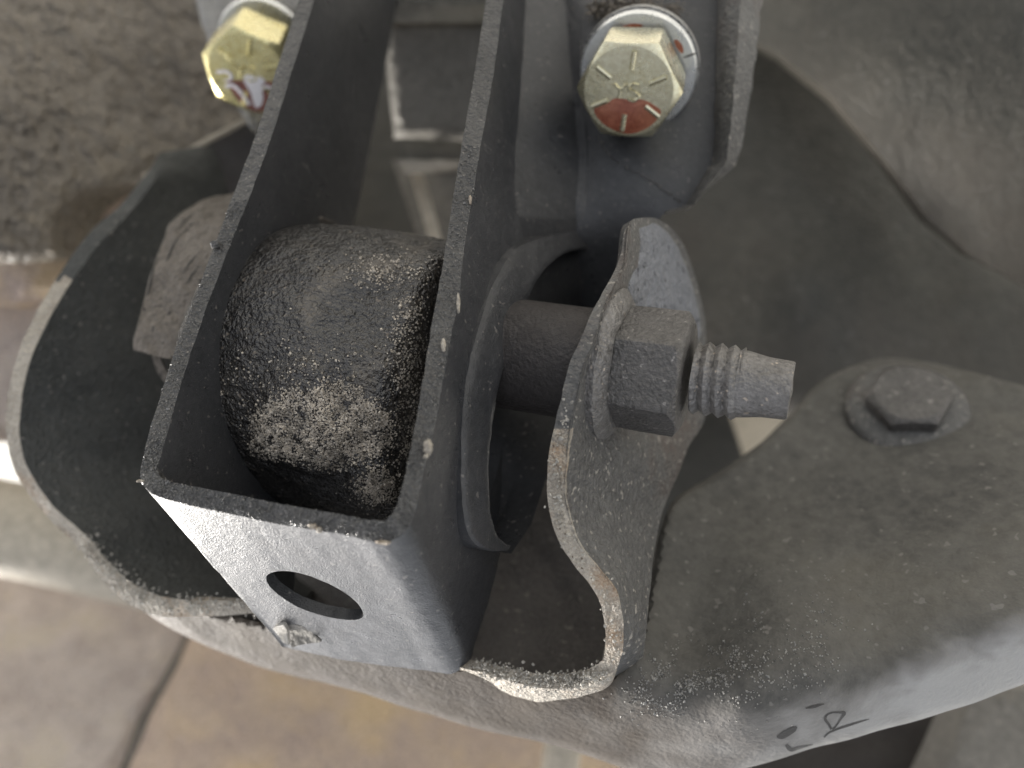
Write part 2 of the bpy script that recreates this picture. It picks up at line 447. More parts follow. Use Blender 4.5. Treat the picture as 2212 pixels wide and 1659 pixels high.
# smooth beige strip on the left edge
v, f = sheet([(-160, 562), (260, 562), (200, 900), (100, 960), (-20, 955), (-160, 900)],
             [(-100, 570, 34), (200, 570, 34), (-100, 900, 33), (100, 940, 34)], TB, g=25, rnd=30, rdepth=0.5, smooth=False)
part('side_plate', v, f, 'panel_grey', origin=P(60, 740, 34), label='smooth grey brown plate at the left edge beside the curved steel rim', cat='plate')
# beige tube, lower left
v, f = tube([P(-330, 1075, 33), P(60, 1150, 33), P(430, 1235, 33), P(760, 1300, 34)], 1.95, 40, 6)
part('beige_tube', v, f, 'pale', origin=P(60, 1150, 33), label='out of focus beige tube running under the lower left of the steel cradle', cat='tube')
# dark plate with a tan edge behind the left bolt
th = thing('rear_plate', 'dark brown plate with thin tan edge below the left gold bolt', 'plate', P(430, 380, 28.5))
v, f = sheet([(322, 384), (420, 322), (540, 258), (700, 200), (700, 560), (340, 560)],
             [(330, 380, 28), (520, 270, 29), (600, 520, 28), (350, 500, 28)], Vector((0, 0, -0.8)), g=20, smooth=False)
part('plate_body', v, f, 'sleeve', th)
v, f = tube([P(312, 382, 27.9), P(420, 320, 28.2), P(540, 256, 28.8), P(640, 205, 29)], 0.10, 8, 4)
part('plate_edge', v, f, 'pale', th)

# brown panels, bottom left, meeting at a seam
th = thing('rusty_pan', 'blurred rusty pan across the bottom left, grey and tan halves meeting at a dark seam', 'pan', P(380, 1480, 38))
BD = [(-100, 1250, 38), (1300, 1600, 38), (0, 1650, 33), (500, 1650, 33), (1200, 1700, 35), (500, 1380, 38)]
v, f = sheet([(-200, 1160), (440, 1280), (372, 1420), (330, 1500), (296, 1560), (240, 1700), (180, 1800), (-200, 1800)], BD, TB, g=22, rnd=16, rdepth=0.35, smooth=False, namp=0.1, nsc=1.2, seed=5)
part('panel', v, f, 'panel_grey', th, label='grey brown half of the pan')
v, f = sheet([(445, 1280), (1500, 1450), (1500, 1800), (200, 1800), (262, 1700), (312, 1585), (346, 1510), (392, 1420)], BD, TB, g=22, rnd=16, rdepth=0.35, smooth=False, namp=0.1, nsc=1.2, seed=6)
part('panel', v, f, 'panel_tan', th, label='tan and mauve half of the pan')
v, f = sheet([(420, 1290), (470, 1290), (330, 1620), (280, 1800), (180, 1800)], lambda u, vv: rbf(BD)(u, vv) + 0.45, Vector((0, 0, -.5)), g=24, smooth=False)
part('seam_strip', v, f, 'web', th)
v, f = tube([P(1222, 1560, 31), P(1212, 1640, 31), P(1195, 1760, 31)], 0.75, 20, 3)
part('drain_pipe', v, f, 'pale', origin=P(1212, 1640, 31), label='short pale pipe poking down below the steel belly at the bottom edge', cat='pipe')
# bottom right
v, f = sheet([(1660, 1570), (2110, 1470), (2130, 1560), (2060, 1800), (1560, 1800)], [(1700, 1600, 31), (2100, 1500, 31), (1700, 1750, 29), (2100, 1750, 29)], TB, g=24, smooth=False, namp=0.3, nsc=0.7, seed=7)
part('brown_cover', v, f, 'sleeve', origin=P(1850, 1620, 30), label='dark brown cover under the marked part of the cradle rim', cat='cover')
v, f = sheet([(2108, 1490), (2400, 1490), (2400, 1800), (1975, 1800), (2040, 1655)], [(2110, 1500, 28), (2400, 1500, 28), (2000, 1780, 26), (2400, 1800, 26)], TB, g=24, rnd=9, rdepth=0.12, smooth=False)
part('corner_plate', v, f, ['grey_block'], origin=P(2150, 1600, 27), label='plain grey plate with tan edge in the bottom right corner', cat='plate')

# big castings, upper right
v, f = sheet([(1560, -160), (2420, -160), (2420, 735), (2212, 612), (2110, 562), (2010, 480), (1915, 352), (1800, 212), (1680, 116), (1560, 60)],
             [(1600, -100, 33), (2400, -100, 24), (1700, 100, 31), (2000, 450, 29), (2300, 650, 25), (2200, 200, 25.5), (1900, 100, 28)], Vector((0.6, 0.5, -2)), g=18, rnd=0, rdepth=0, smooth=False, namp=0.05, nsc=0.4, seed=8)
part('gearbox_casting', v, f, 'smooth_casting', origin=P(2000, 200, 28), label='smooth grey casting filling the upper right corner above the diagonal groove', cat='casting')
v, f = sheet([(1340, -60), (1680, 40), (1750, 90), (1850, 190), (1955, 336), (2050, 456), (2155, 543), (2262, 600), (2470, 720), (2470, 1000), (1990, 1000), (1730, 900), (1640, 884), (1570, 884), (1330, 860)],
             [(1480, 80, 36), (1700, 170, 34.5), (2000, 530, 32), (2300, 720, 30.5), (2300, 980, 29.5), (1700, 600, 31), (1750, 850, 31), (1560, 500, 33), (2000, 800, 30.5), (1950, 600, 31.2), (1600, 300, 34), (1380, 100, 36), (1380, 800, 34)], Vector((0, 0, -2.5)), g=16, rnd=70, rdepth=1.6, smooth=False, namp=0.05, nsc=0.4, seed=9)
part('engine_block', v, f, 'smooth_casting', origin=P(1850, 600, 31), label='dark grey block with a raised diagonal ridge right of the through bolt', cat='engine block')
# dark backing added far behind so that gaps inside the assembly look into shade
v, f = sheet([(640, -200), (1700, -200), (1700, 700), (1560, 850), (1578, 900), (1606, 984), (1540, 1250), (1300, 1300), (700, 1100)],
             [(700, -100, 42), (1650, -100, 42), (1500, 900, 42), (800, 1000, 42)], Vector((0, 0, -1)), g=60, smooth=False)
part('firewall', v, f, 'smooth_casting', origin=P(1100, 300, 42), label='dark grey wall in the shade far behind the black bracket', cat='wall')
v, f = sheet([(1500, 620), (1760, 620), (1760, 1060), (1500, 1060)], [(1500, 620, 52), (1760, 620, 52), (1500, 1060, 50), (1760, 1060, 50)], TB, g=60, smooth=False)
part('heat_shield', v, f, 'pale', origin=P(1640, 900, 51), label='cream shield glimpsed in the small triangular gap under the threaded bolt tip', cat='shield')  # added plate gives the open gap its muted cream tone
# grey part seen through the bracket
th = thing('inner_casting', 'warm grey casting seen through the black bracket, ledge above and pale fin below', 'casting', P(950, 200, 31))
v, f = sheet([(825, 44), (1130, 38), (1100, 310), (852, 300)], [(850, 50, 30), (1100, 50, 30), (850, 300, 32), (1100, 300, 32)], TB, g=16, rnd=20, rdepth=0.3, smooth=False, namp=0.05, nsc=1)
part('face_panel', v, f, 'grey_block', th)
v, f = sheet([(740, -60), (1150, -60), (1150, 8), (780, 8)], [(800, -60, 28), (1100, -60, 28), (800, 8, 28), (1100, 8, 28.1)], TB, g=16, smooth=False)
part('upper_block', v, f, 'smooth_casting', th)
v, f = sheet([(770, 8), (1140, 8), (1130, 46), (815, 50)], [(800, 8, 28.2), (1100, 8, 28.2), (820, 48, 30.4), (1100, 48, 30.4)], Vector((0, .3, -1)), g=9, smooth=False, namp=0.08, nsc=3)
part('ledge', v, f, 'pale', th)
v, f = sheet([(848, 300), (1100, 306), (1090, 348), (862, 344)], [(850, 300, 29.6), (1090, 300, 29.6), (860, 345, 29.2), (1090, 345, 29.2)], Vector((0, 0, -2)), g=14, rnd=8, rdepth=0.15, smooth=False, namp=0.05, nsc=2)
part('lower_ledge', v, f, 'smooth_casting', th)
v, f = sheet([(846, 345), (1080, 348), (1060, 640), (960, 600), (905, 520)], [(850, 350, 34), (1080, 350, 34), (950, 600, 34), (1050, 600, 34)], TB, g=24, smooth=False)
part('lower_panel', v, f, 'grey_block', th)
v, f = loft([[P(878, 343, 32), P(905, 343, 31.7), P(906, 343, 33), P(880, 343, 33)], [P(922, 505, 31), P(950, 505, 30.7), P(951, 505, 32), P(924, 505, 32)], [P(935, 560, 31), P(962, 560, 30.7), P(963, 560, 32), P(937, 560, 32)]], ku=3)
part('fin', v, f, 'pale', th)

# ================================================================== STEEL CRADLE (frame side mount)
cr = thing('steel_cradle', 'weathered welded steel cradle with curved rims holding the mount and its through bolt', 'engine cradle', P(900, 1350, 21))
# left plate: rim + receding face
Lo = [(345, 330, 26), (318, 372, 25), (262, 440, 24), (196, 500, 23), (140, 575, 22.3), (92, 650, 21.8), (52, 730, 21.4), (25, 815, 21.2), (12, 900, 21.1), (20, 980, 21), (50, 1050, 21), (105, 1120, 21), (168, 1180, 20.8), (215, 1245, 20.6), (270, 1300, 20.2), (345, 1330, 19.8), (450, 1332, 19.4), (560, 1325, 19.2), (640, 1340, 19.2)]
Li = [(362, 345, 26), (338, 384, 24.9), (284, 455, 23.9), (220, 520, 22.9), (166, 590, 22.2), (118, 668, 21.7), (78, 745, 21.3), (52, 828, 21.1), (42, 905, 21), (48, 975, 20.9), (76, 1040, 20.9), (130, 1108, 20.9), (190, 1160, 20.7), (236, 1215, 20.5), (290, 1262, 20.1), (360, 1290, 19.7), (450, 1297, 19.3), (560, 1300, 19.1), (640, 1312, 19.1)]
Lf = [(600, 300, 33), (600, 380, 32), (600, 440, 31), (600, 500, 30), (600, 560, 29), (600, 620, 28.5), (600, 680, 28), (600, 740, 27.6), (600, 800, 27.3), (600, 850, 27), (600, 900, 27), (600, 950, 26.7), (600, 1000, 26.4), (600, 1060, 26), (600, 1110, 25.6), (620, 1160, 25.2), (640, 1200, 25), (660, 1230, 24.7), (690, 1260, 24.5)]
def PL(l): return [P(*t) for t in l]
def deeper(l):   # the right plate stands a little further back near the nut
    return [(a, b, c * (1 + .06 * max(0.0, min(1.0, (1450 - b) / 350.0)))) for a, b, c in l]
Lo, Li, Lf = PL(Lo), PL(Li), PL(Lf)
rows = []
for o_, i_, f_ in zip(Lo, Li, Lf):
    d = (f_ - i_)
    rows.append([o_, i_, i_ + d * 0.45, f_, f_ + (o_ - i_), i_ + d * 0.45 + (o_ - i_)])
v, f = loft(rows, ku=5, sub_ring=[3, 8, 6, 1, 6, 8], jag=0.02, jsc=2.2)
lp = part('side_plate', v, f, ['shell', 'bare_edge'], cr, label='dark left side plate with a pale curved rim')
def paint_near(o, line, dist_, idx, keep=lambda p: True):
    kd = KDTree(len(line))
    for i, p in enumerate(line): kd.insert(p, i)
    kd.balance(); og = origin_of(o)
    for p in o.data.polygons:
        c = p.center / S + og
        if kd.find(c)[2] < dist_ and keep(c): p.material_index = idx
def px_v(c): return 829.5 - FPX * c.y / -c.z
paint_near(lp, catmull([(a + b) * .5 for a, b in zip(Lo, Li)], 8), 0.26, 1, lambda c: px_v(c) > 600 + 40 * noise.noise(c * .8))
# right plate rim
Ro = [(1352, 488, 16.6), (1334, 570, 16.0), (1285, 660, 15.2), (1255, 730, 14.9), (1230, 786, 14.8), (1210, 870, 14.7), (1194, 936, 14.7), (1184, 1003, 14.7), (1181, 1060, 14.8), (1187, 1106, 14.9), (1204, 1163, 15.0), (1237, 1216, 15.2), (1280, 1272, 15.4), (1300, 1313, 15.6), (1308, 1366, 15.9), (1307, 1412, 16.2), (1284, 1439, 16.6), (1237, 1453, 17), (1170, 1456, 17.2), (1104, 1446, 17.5), (1037, 1429, 17.9), (960, 1412, 18.3)]
Ri = [(1362, 484, 16.55), (1350, 570, 15.95), (1310, 660, 15.15), (1289, 730, 14.8), (1266, 790, 14.7), (1246, 870, 14.6), (1232, 936, 14.6), (1225, 1003, 14.6), (1222, 1060, 14.7), (1230, 1106, 14.8), (1247, 1163, 14.9), (1274, 1203, 15.1), (1325, 1266, 15.3), (1342, 1313, 15.5), (1346, 1366, 15.8), (1342, 1416, 16.1), (1316, 1462, 16.5), (1255, 1484, 16.9), (1175, 1486, 17.1), (1104, 1472, 17.4), (1030, 1450, 17.8), (950, 1436, 18.2)]
Ro, Ri = PL(deeper(Ro)), PL(deeper(Ri))
rows = []
for k, (o_, i_) in enumerate(zip(Ro, Ri)):
    b = Vector((0.25, 0.15, -1.3)) if k > 8 else Vector((0.55, 0.1, -1.5))
    if k > 14: b = Vector((0.0, -1.0, -1.3))
    rows.append([o_, i_, i_ + b, o_ + b])
v, f = loft(rows, ku=6, sub_ring=[4, 3, 1, 3], jag=0.018, jsc=3.0, seed=3)
rim = part('plate_rim', v, f, ['bare_edge', 'shell_grey'], cr, label='bare worn edge of the right side plate')
for p in rim.data.polygons:
    c = p.center / S + origin_of(cr)
    if px_v(c) < 915 + 30 * noise.noise(c * 1.6): p.material_index = 1
# right plate face
RIU = [(1362, 484), (1350, 570), (1310, 660), (1289, 730), (1266, 790), (1246, 870), (1232, 936), (1225, 1003), (1222, 1060), (1230, 1106), (1247, 1163), (1274, 1203), (1325, 1266), (1342, 1313), (1346, 1366)]
RID = [16.55, 15.95, 15.15, 14.8, 14.7, 14.6, 14.6, 14.6, 14.7, 14.8, 14.9, 15.1, 15.3, 15.5, 15.8]
v, f = sheet([(1392, 470), (1422, 474), (1455, 498), (1482, 540), (1504, 605), (1524, 700), (1524, 800), (1524, 900), (1490, 960), (1466, 1020), (1430, 1110), (1412, 1200), (1402, 1300), (1392, 1400), (1372, 1500), (1330, 1530), (1290, 1490), (1322, 1440)] + [(a - 3, b) for a, b in reversed(RIU)],
             deeper([(a, b, d + .04) for (a, b), d in zip(RIU, RID)] + [(1440, 490, 19.0), (1510, 640, 20.5), (1350, 700, 17.2), (1300, 850, 16.0), (1340, 850, 17.5), (1500, 850, 20), (1400, 1000, 17.6), (1300, 1000, 15.9), (1440, 1080, 18.4), (1330, 1170, 15.9), (1400, 1250, 17.0), (1340, 1400, 16.1), (1380, 1450, 17.4), (1320, 1500, 17.7)]),
             Vector((-0.1, 0.0, -0.5)), g=8, rnd=0, rdepth=0.0, namp=0.012, nsc=1.6, seed=13)
part('side_plate', v, f, 'shell_grey', cr, label='grey right side plate with an ear, behind the nut')
# bluish cast face patch on the ear
v, f = sheet([(1366, 500), (1394, 482), (1422, 486), (1450, 512), (1475, 556), (1496, 615), (1512, 690), (1500, 740), (1400, 740), (1340, 700), (1346, 640), (1352, 570)],
             deeper([(1366, 500, 16.75), (1440, 510, 18.6), (1505, 650, 20.1), (1350, 620, 16.3), (1345, 700, 17.0), (1500, 730, 20.1), (1420, 600, 18.0)]),
             Vector((-0.1, 0.05, -0.6)), g=10, rnd=14, rdepth=0.25, namp=0.03, nsc=2, seed=14)
part('ear_face', v, f, 'shell_blue', cr)
# rear inner wall of the cradle seen under the ring
v, f = sheet([(500, 1000), (800, 930), (1200, 960), (1340, 1050), (1380, 1300), (1370, 1500), (1200, 1520), (960, 1470), (700, 1420), (480, 1330)],
             [(500, 1050, 25.5), (500, 1320, 22.5), (1000, 1050, 24), (1340, 1100, 22.5), (1360, 1490, 18.2), (1000, 1450, 20.0), (1180, 1280, 22.3), (700, 1410, 21.5)], Vector((0, 0, -0.6)), g=14, smooth=False, namp=0.08, nsc=1.5, seed=15)
part('inner_wall', v, f, 'inner', cr, label='speckled inner wall below the ring')
# bottom web, broad arm on the right and its rolled lower rim: one pressed steel body
armD = rbf([(270, 1290, 20.6), (450, 1325, 19.6), (450, 1390, 21.2), (640, 1380, 19), (640, 1460, 21), (900, 1440, 18.4), (900, 1530, 20.2), (1200, 1490, 17.4), (1200, 1600, 19.4),
            (1400, 1480, 16.9), (1400, 1650, 18.9), (1600, 1530, 16.4), (1600, 1655, 18.2), (1800, 1490, 16.5), (1800, 1606, 17.8), (2000, 1430, 16.5), (2000, 1550, 17.7), (2200, 1370, 16.3), (2200, 1480, 17.6), (2420, 1300, 16.2), (2420, 1420, 17.6),
            (1420, 1200, 19.8), (1480, 1060, 21.5), (1720, 900, 23.2), (1900, 790, 24.0), (2430, 900, 21.5), (1900, 1150, 19.2), (2200, 1100, 18.2), (1650, 1250, 18.7), (1500, 1380, 18.0), (1900, 1350, 17.1), (2200, 1270, 16.6)])
v, f = sheet([(205, 1236), (262, 1288), (330, 1318), (450, 1322), (560, 1345), (640, 1372), (760, 1405), (900, 1432), (1020, 1440), (1104, 1462), (1200, 1487), (1270, 1481), (1330, 1450), (1370, 1400), (1402, 1290), (1420, 1180), (1450, 1085), (1530, 1032), (1602, 986), (1650, 950), (1715, 884), (1760, 838), (1820, 798), (1885, 778), (1950, 776), (2040, 790), (2130, 812), (2240, 840), (2440, 890),
              (2440, 1425), (2330, 1438), (2212, 1478), (2120, 1512), (2000, 1552), (1860, 1590), (1720, 1628), (1600, 1662), (1480, 1690), (1380, 1670), (1200, 1612), (1040, 1575), (900, 1535), (760, 1490), (640, 1462), (520, 1425), (430, 1388), (350, 1345), (270, 1290)],
             armD, Vector((0.2, -0.65, -1.6)), g=10, rnd=20, rdepth=0.3, namp=0.035, nsc=0.9, seed=16)
# most of the body is the dark dusty arm; the lower web and rim carry tan road dust
BL = [(200, 1000), (1290, 1300), (1340, 1490), (1500, 1530), (1640, 1545), (1760, 1520), (1900, 1470), (2050, 1405), (2212, 1345), (2440, 1260)]
def rim_mask(p):
    u_ = 1106 + FPX * p.x / -p.z; v_ = 829.5 - FPX * p.y / -p.z
    for (x0, y0), (x1, y1) in zip(BL[:-1], BL[1:]):
        if x0 <= u_ < x1:
            y = y0 + (y1 - y0) * (u_ - x0) / (x1 - x0)
            return max(0.0, min(1.0, (v_ - y + 40 + 45 * noise.noise(p * 1.2) + 25 * noise.noise(p * 4)) / 100.0))
    return 1.0
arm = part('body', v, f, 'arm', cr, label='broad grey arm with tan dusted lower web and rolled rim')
og = origin_of(cr); at_ = arm.data.attributes.new('dust', 'FLOAT', 'POINT')
for i, q in enumerate(arm.data.vertices): at_.data[i].value = rim_mask(Vector(q.co) / S + og)
at_ = arm.data.attributes.new('bare', 'FLOAT', 'POINT')  # rim sheen painted into the colour, stronger towards the right
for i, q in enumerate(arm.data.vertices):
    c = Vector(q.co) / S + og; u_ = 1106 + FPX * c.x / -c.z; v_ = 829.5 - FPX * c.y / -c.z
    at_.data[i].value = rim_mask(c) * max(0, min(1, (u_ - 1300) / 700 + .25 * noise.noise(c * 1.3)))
arm_bvh = BVHTree.FromPolygons([tuple(p) for p in v], f)
def on_surf(bvh, u, vv, lift=0.015):
    d = P(u, vv, 1.0)
    h = bvh.ray_cast(Vector((0, 0, 0)), d.normalized())
    return (h[0] - d.normalized() * lift) if h[0] else P(u, vv, 17.5)
def ink(lines):
    verts = []; faces = []
    for ln in lines:
        pts = catmull([Vector((a, b, w)) for a, b, w in ln], 7)
        o = len(verts)
        for i, p in enumerate(pts):
            t = pts[min(i + 1, len(pts) - 1)] - pts[max(i - 1, 0)]
            nrm = Vector((-t.y, t.x, 0)).normalized()
            for sgn in (-1, 0, 1):
                q = p + nrm * p.z * sgn
                verts.append(on_surf(arm_bvh, q.x, q.y, .02))
        for i in range(len(pts) - 1):
            for k in (0, 1):
                a = o + i * 3 + k; faces.append((a, a + 1, a + 4, a + 3))
    return verts, faces
# zoomed marks: display = 1591 + z*.1736 ; 1453.9 + z*.1736
def zz(a, b, w): return (1591 + a * .1736, 1453.9 + b * .1736, w)
v, f = ink([[zz(1180, 700, 2.5), zz(1150, 640, 2.6), zz(1105, 575, 3), zz(1130, 520, 1.8), zz(1200, 493, 1.6), zz(1290, 493, 2), zz(1340, 500, 4), zz(1300, 570, 2), zz(1230, 670, 1.7), zz(1190, 700, 2)],
            [zz(1090, 800, 1.5), zz(1150, 745, 2), zz(1250, 700, 2.2), zz(1400, 650, 2.4), zz(1560, 600, 1.6), zz(1650, 575, .6)],
            [zz(620, 890, 3), zz(650, 930, 5), zz(690, 955, 4), zz(760, 935, 3.4), zz(840, 912, 2.4), zz(950, 890, 1)],
            [zz(505, 800, 2), zz(560, 785, 7), zz(640, 740, 7.5), zz(710, 700, 6), zz(750, 670, 2)],
            [zz(860, 440, 1), zz(960, 420, 3), zz(1090, 385, 1)]])
part('marker_writing', v, f, 'ink', cr, smooth=False, label='hand drawn black marks on the rolled rim')

def bvh_of(vf): return BVHTree.FromPolygons([tuple(p) for p in vf[0]], vf[1])
# dust and grit clinging to the edges of the cradle
rng = random.Random(7)
def strew(lines, n, spread, lift=Vector((0, 0, 0))):
    out = []
    for _ in range(n):
        ln = rng.choice(lines); k = rng.randrange(len(ln) - 1); p = ln[k].lerp(ln[k + 1], rng.random())
        out.append(p + Vector((rng.gauss(0, spread), rng.gauss(0, spread), rng.gauss(0, spread))) + lift)
    return out
pts = strew([[a.lerp(b, .7) for a, b in zip(Lo[12:17], Li[12:17])]], 900, 0.12) + strew([[P(460, 1305, 19.3), P(530, 1308, 19.1), P(600, 1325, 19.1)]], 150, .1)
pts += strew([[a.lerp(b, .5) for a, b in zip(Ro[16:21], Ri[16:21])]], 900, 0.09) + strew([[a.lerp(b, .5) for a, b in zip(Ro[5:16], Ri[5:16])]], 260, 0.09)
v, f = grains(pts, 0.018, 0.05, 3)
part('dust_crust', v, f, 'dust_grit', cr, kind='stuff', smooth=False)
pts = []
for _ in range(2600):
    t = rng.random() ** 1.4
    u_ = 1390 + t * 400 + rng.gauss(0, 35); v_ = 1495 - t * 110 + rng.gauss(0, 30 + 40 * t)
    if noise.noise(Vector((u_ * .02, v_ * .02, 0))) > rng.uniform(-.3, .4): pts.append(on_surf(arm_bvh, u_, v_, 0.01))
v, f = grains(pts, 0.01, 0.032, 5)
part('grit', v, f, 'galv', cr, kind='stuff', smooth=False)

# ================================================================== BLACK BRACKET
bk = thing('mount_bracket', 'glossy black painted steel bracket open like a box with an oval hole in its end', 'bracket', P(640, 1100, 16))
# stations: outer front px, inner front px, depth, direction of the wall going back
st = []
def station(ou, ov, iu, iv, D, d, th=0.36):
    o_ = P(ou, ov, D); i_ = P(iu, iv, D * 0.998)
    st.append((o_, i_, Vector(d)))
station(689, -160, 718, -160, 21.6, (0.9, 2.2, 7.0))
station(645, 0, 678, 0, 20.4, (0.9, 1.5, 6.6))
station(597, 150, 631, 150, 19.4, (0.95, .9, 6.3))
station(553, 290, 588, 290, 18.6, (1.0, .4, 6.0))
station(500, 430, 537, 430, 18.0, (1.1, -.2, 5.7))
station(456, 550, 489, 550, 17.5, (1.2, -1, 5.4))
station(377, 760, 413, 760, 16.6, (1.35, -2.4, 4.6))
station(332, 900, 371, 900, 16.0, (1.5, -3.3, 4.0))
station(309, 990, 348, 985, 15.7, (1.6, -3.9, 3.6))
station(304, 1030, 338, 1014, 15.55, (1.6, -4.1, 3.5))
station(318, 1058, 352, 1034, 15.45, (1.6, -4.2, 3.5))
station(350, 1076, 384, 1044, 15.4, (1.5, -4.15, 3.6))
station(467, 1104, 486, 1064, 15.1, (1.4, -4.1, 3.7))
station(600, 1132, 605, 1088, 14.8, (1.2, -4.0, 3.8))
station(737, 1154, 739, 1112, 14.4, (1.05, -3.9, 3.9))
station(810, 1171, 800, 1124, 14.2, (.95, -3.85, 4.0))
station(850, 1165, 832, 1124, 14.1, (.9, -3.8, 4.0))
station(880, 1144, 846, 1112, 14.05, (.9, -3.75, 4.05))
station(897, 1106, 860, 1086, 14.1, (.95, -3.5, 4.1))
station(914, 1020, 882, 995, 14.3, (1.2, -3.0, 4.2))
station(937, 930, 897, 920, 14.6, (1.35, -2.2, 4.3))
station(955, 836, 914, 820, 14.9, (1.5, -1.4, 4.4))
station(972, 736, 927, 736, 15.25, (1.7, -.7, 4.5))
station(992, 640, 944, 640, 15.7, (1.85, -.1, 4.6))
station(1001, 550, 960, 550, 16.2, (1.95, .3, 4.7))
station(1020, 430, 978, 430, 16.8, (1.8, .5, 4.9))
station(1038, 317, 998, 310, 17.4, (1.6, .7, 5.0))
station(1062, 185, 1023, 170, 18.2, (1.45, .9, 5.1))
station(1087, 0, 1050, 0, 19.2, (1.25, 1.1, 5.2))
station(1108, -160, 1072, -160, 20.2, (1.1, 1.2, 5.3))
rows = []
for o_, i_, d in st:
    d = Vector((d.x, d.y, -d.z))
    rows.append([o_, i_, i_ + d, o_ + d])
v, f = loft(rows, ku=7, sub_ring=[3, 16, 2, 16], jag=0.018, jsc=4.5, seed=5)
# sharper chips on the front lip only
shell_o = part('channel', v, f, ['black', 'black_rim'], bk)
me = shell_o.data
def outer_pt(k, t):
    o_, i_, d = st[k]; return o_ + Vector((d.x, d.y, -d.z)) * t
# end-wall oval hole
c0 = []
oval = [(575, 1247), (590, 1236), (625, 1234), (668, 1244), (712, 1262), (750, 1284), (776, 1308), (785, 1328), (774, 1338), (738, 1338), (690, 1328), (645, 1312), (606, 1288), (582, 1266)]
ebvh = BVHTree.FromPolygons([tuple(p) for p in v], f)
def hit(bvh, u, vv, fallback):
    d = P(u, vv, 1.0).normalized(); h = bvh.ray_cast(Vector((0, 0, 0)), d)
    return h[0] if h[0] else P(u, vv, fallback)
ov = [Vector(p) for p in catmull([Vector((a, b, 0)) for a, b in oval], 4, True)]
op = [hit(ebvh, p.x, p.y, 17) for p in ov]
en = (op[14] - op[0]).cross(op[28] - op[0]).normalized()
pv, pf = prism(op, 0, 0, en * 0.9)
cut(shell_o, pv, pf)
# large hole in the right wall
hole = [(1262, 528), (1204, 553), (1154, 613), (1120, 713), (1090, 786), (1070, 870), (1057, 953), (1054, 1020), (1057, 1103), (1066, 1143), (1084, 1173), (1102, 1176), (1130, 1170), (1190, 1140), (1290, 1000), (1360, 800), (1360, 600)]
hp = []
wall_n = Vector((0.93, -0.05, 0.36)).normalized()
hc = [catmull([Vector((a, b, 0)) for a, b in hole], 3, True)][0]
rw = rbf([(1204, 553, 20.2), (1120, 713, 18.6), (1054, 1020, 17.2), (1084, 1173, 17.0), (1230, 1000, 20), (1330, 700, 22), (1090, 800, 18.0)])
hp = [P(p.x, p.y, rw(p.x, p.y)) for p in hc]
pv, pf = prism(hp, 0, 0, wall_n * 1.1)
cut(shell_o, pv, pf)
# assign the chipped rim material to faces near the front lip, keep the rest smooth black
me = shell_o.data
lip = [(o_ + i_) * 0.5 for o_, i_, d in st]
lipc = catmull(lip, 18)
from mathutils.kdtree import KDTree
kd = KDTree(len(lipc))
for i, p in enumerate(lipc): kd.insert(p, i)
kd.balance()
og = origin_of(bk)
for p in me.polygons:
    c = p.center / S + og
    if kd.find(c)[2] < 0.235: p.material_index = 1
me.update()
bbvh = BVHTree.FromPolygons([tuple(Vector(q.co) / S + og) for q in me.vertices], [tuple(p.vertices) for p in me.polygons])

# collar round the hole (raised ring)
RoutP = [(1235, 500, 20.6), (1175, 512, 19.4), (1118, 535, 18.5), (1084, 575, 17.6), (1056, 630, 17.0), (1036, 690, 16.5), (1016, 760, 16.1), (1003, 830, 15.9), (995, 900, 15.8), (993, 970, 15.8), (994, 1040, 15.8), (997, 1100, 15.9), (1008, 1150, 16.1), (1030, 1180, 16.4), (1060, 1190, 16.8), (1090, 1188, 17.2)]
RinP = [(1275, 536, 21.2), (1225, 545, 20.0), (1182, 575, 19.0), (1150, 625, 18.2), (1130, 680, 17.7), (1114, 730, 17.3), (1092, 785, 16.9), (1076, 840, 16.7), (1066, 895, 16.6), (1058, 960, 16.5), (1055, 1020, 16.5), (1058, 1090, 16.6), (1064, 1130, 16.8), (1076, 1160, 17.0), (1090, 1174, 17.2), (1102, 1178, 17.4)]
rows = []
for a, b in zip(RoutP, RinP):
    a = P(*a); b = P(*b); m1 = a.lerp(b, 0.12) + wall_n * 0.07; m2 = a.lerp(b, .88) + wall_n * 0.03
    rows.append([a - wall_n * .25, a + wall_n * .03, m1, m2, b, b - wall_n * 0.75, a - wall_n * .7])
v, f = loft(rows, ku=6, sub_ring=[1, 2, 8, 2, 3, 1, 1], jag=0.02, jsc=3.0, seed=8)
part('hole_collar', v, f, 'black', bk, label='raised collar round the large hole in the right wall')

v, f = sheet([(1020, 560), (1240, 560), (1240, 880), (1205, 960), (1178, 1040), (1148, 1132), (1104, 1196), (1060, 1190), (1030, 1000)],
             [(1030, 600, 21.5), (1230, 600, 22.5), (1230, 850, 21), (1180, 1030, 19.6), (1104, 1180, 18.2), (1050, 1100, 19.4), (1040, 850, 20.6)], Vector((0, 0, -.3)), g=14, smooth=False)
part('back_plate', v, f, 'black', bk, label='black inner face seen through the large hole')  # added sheet, stands in for the shade inside the hole
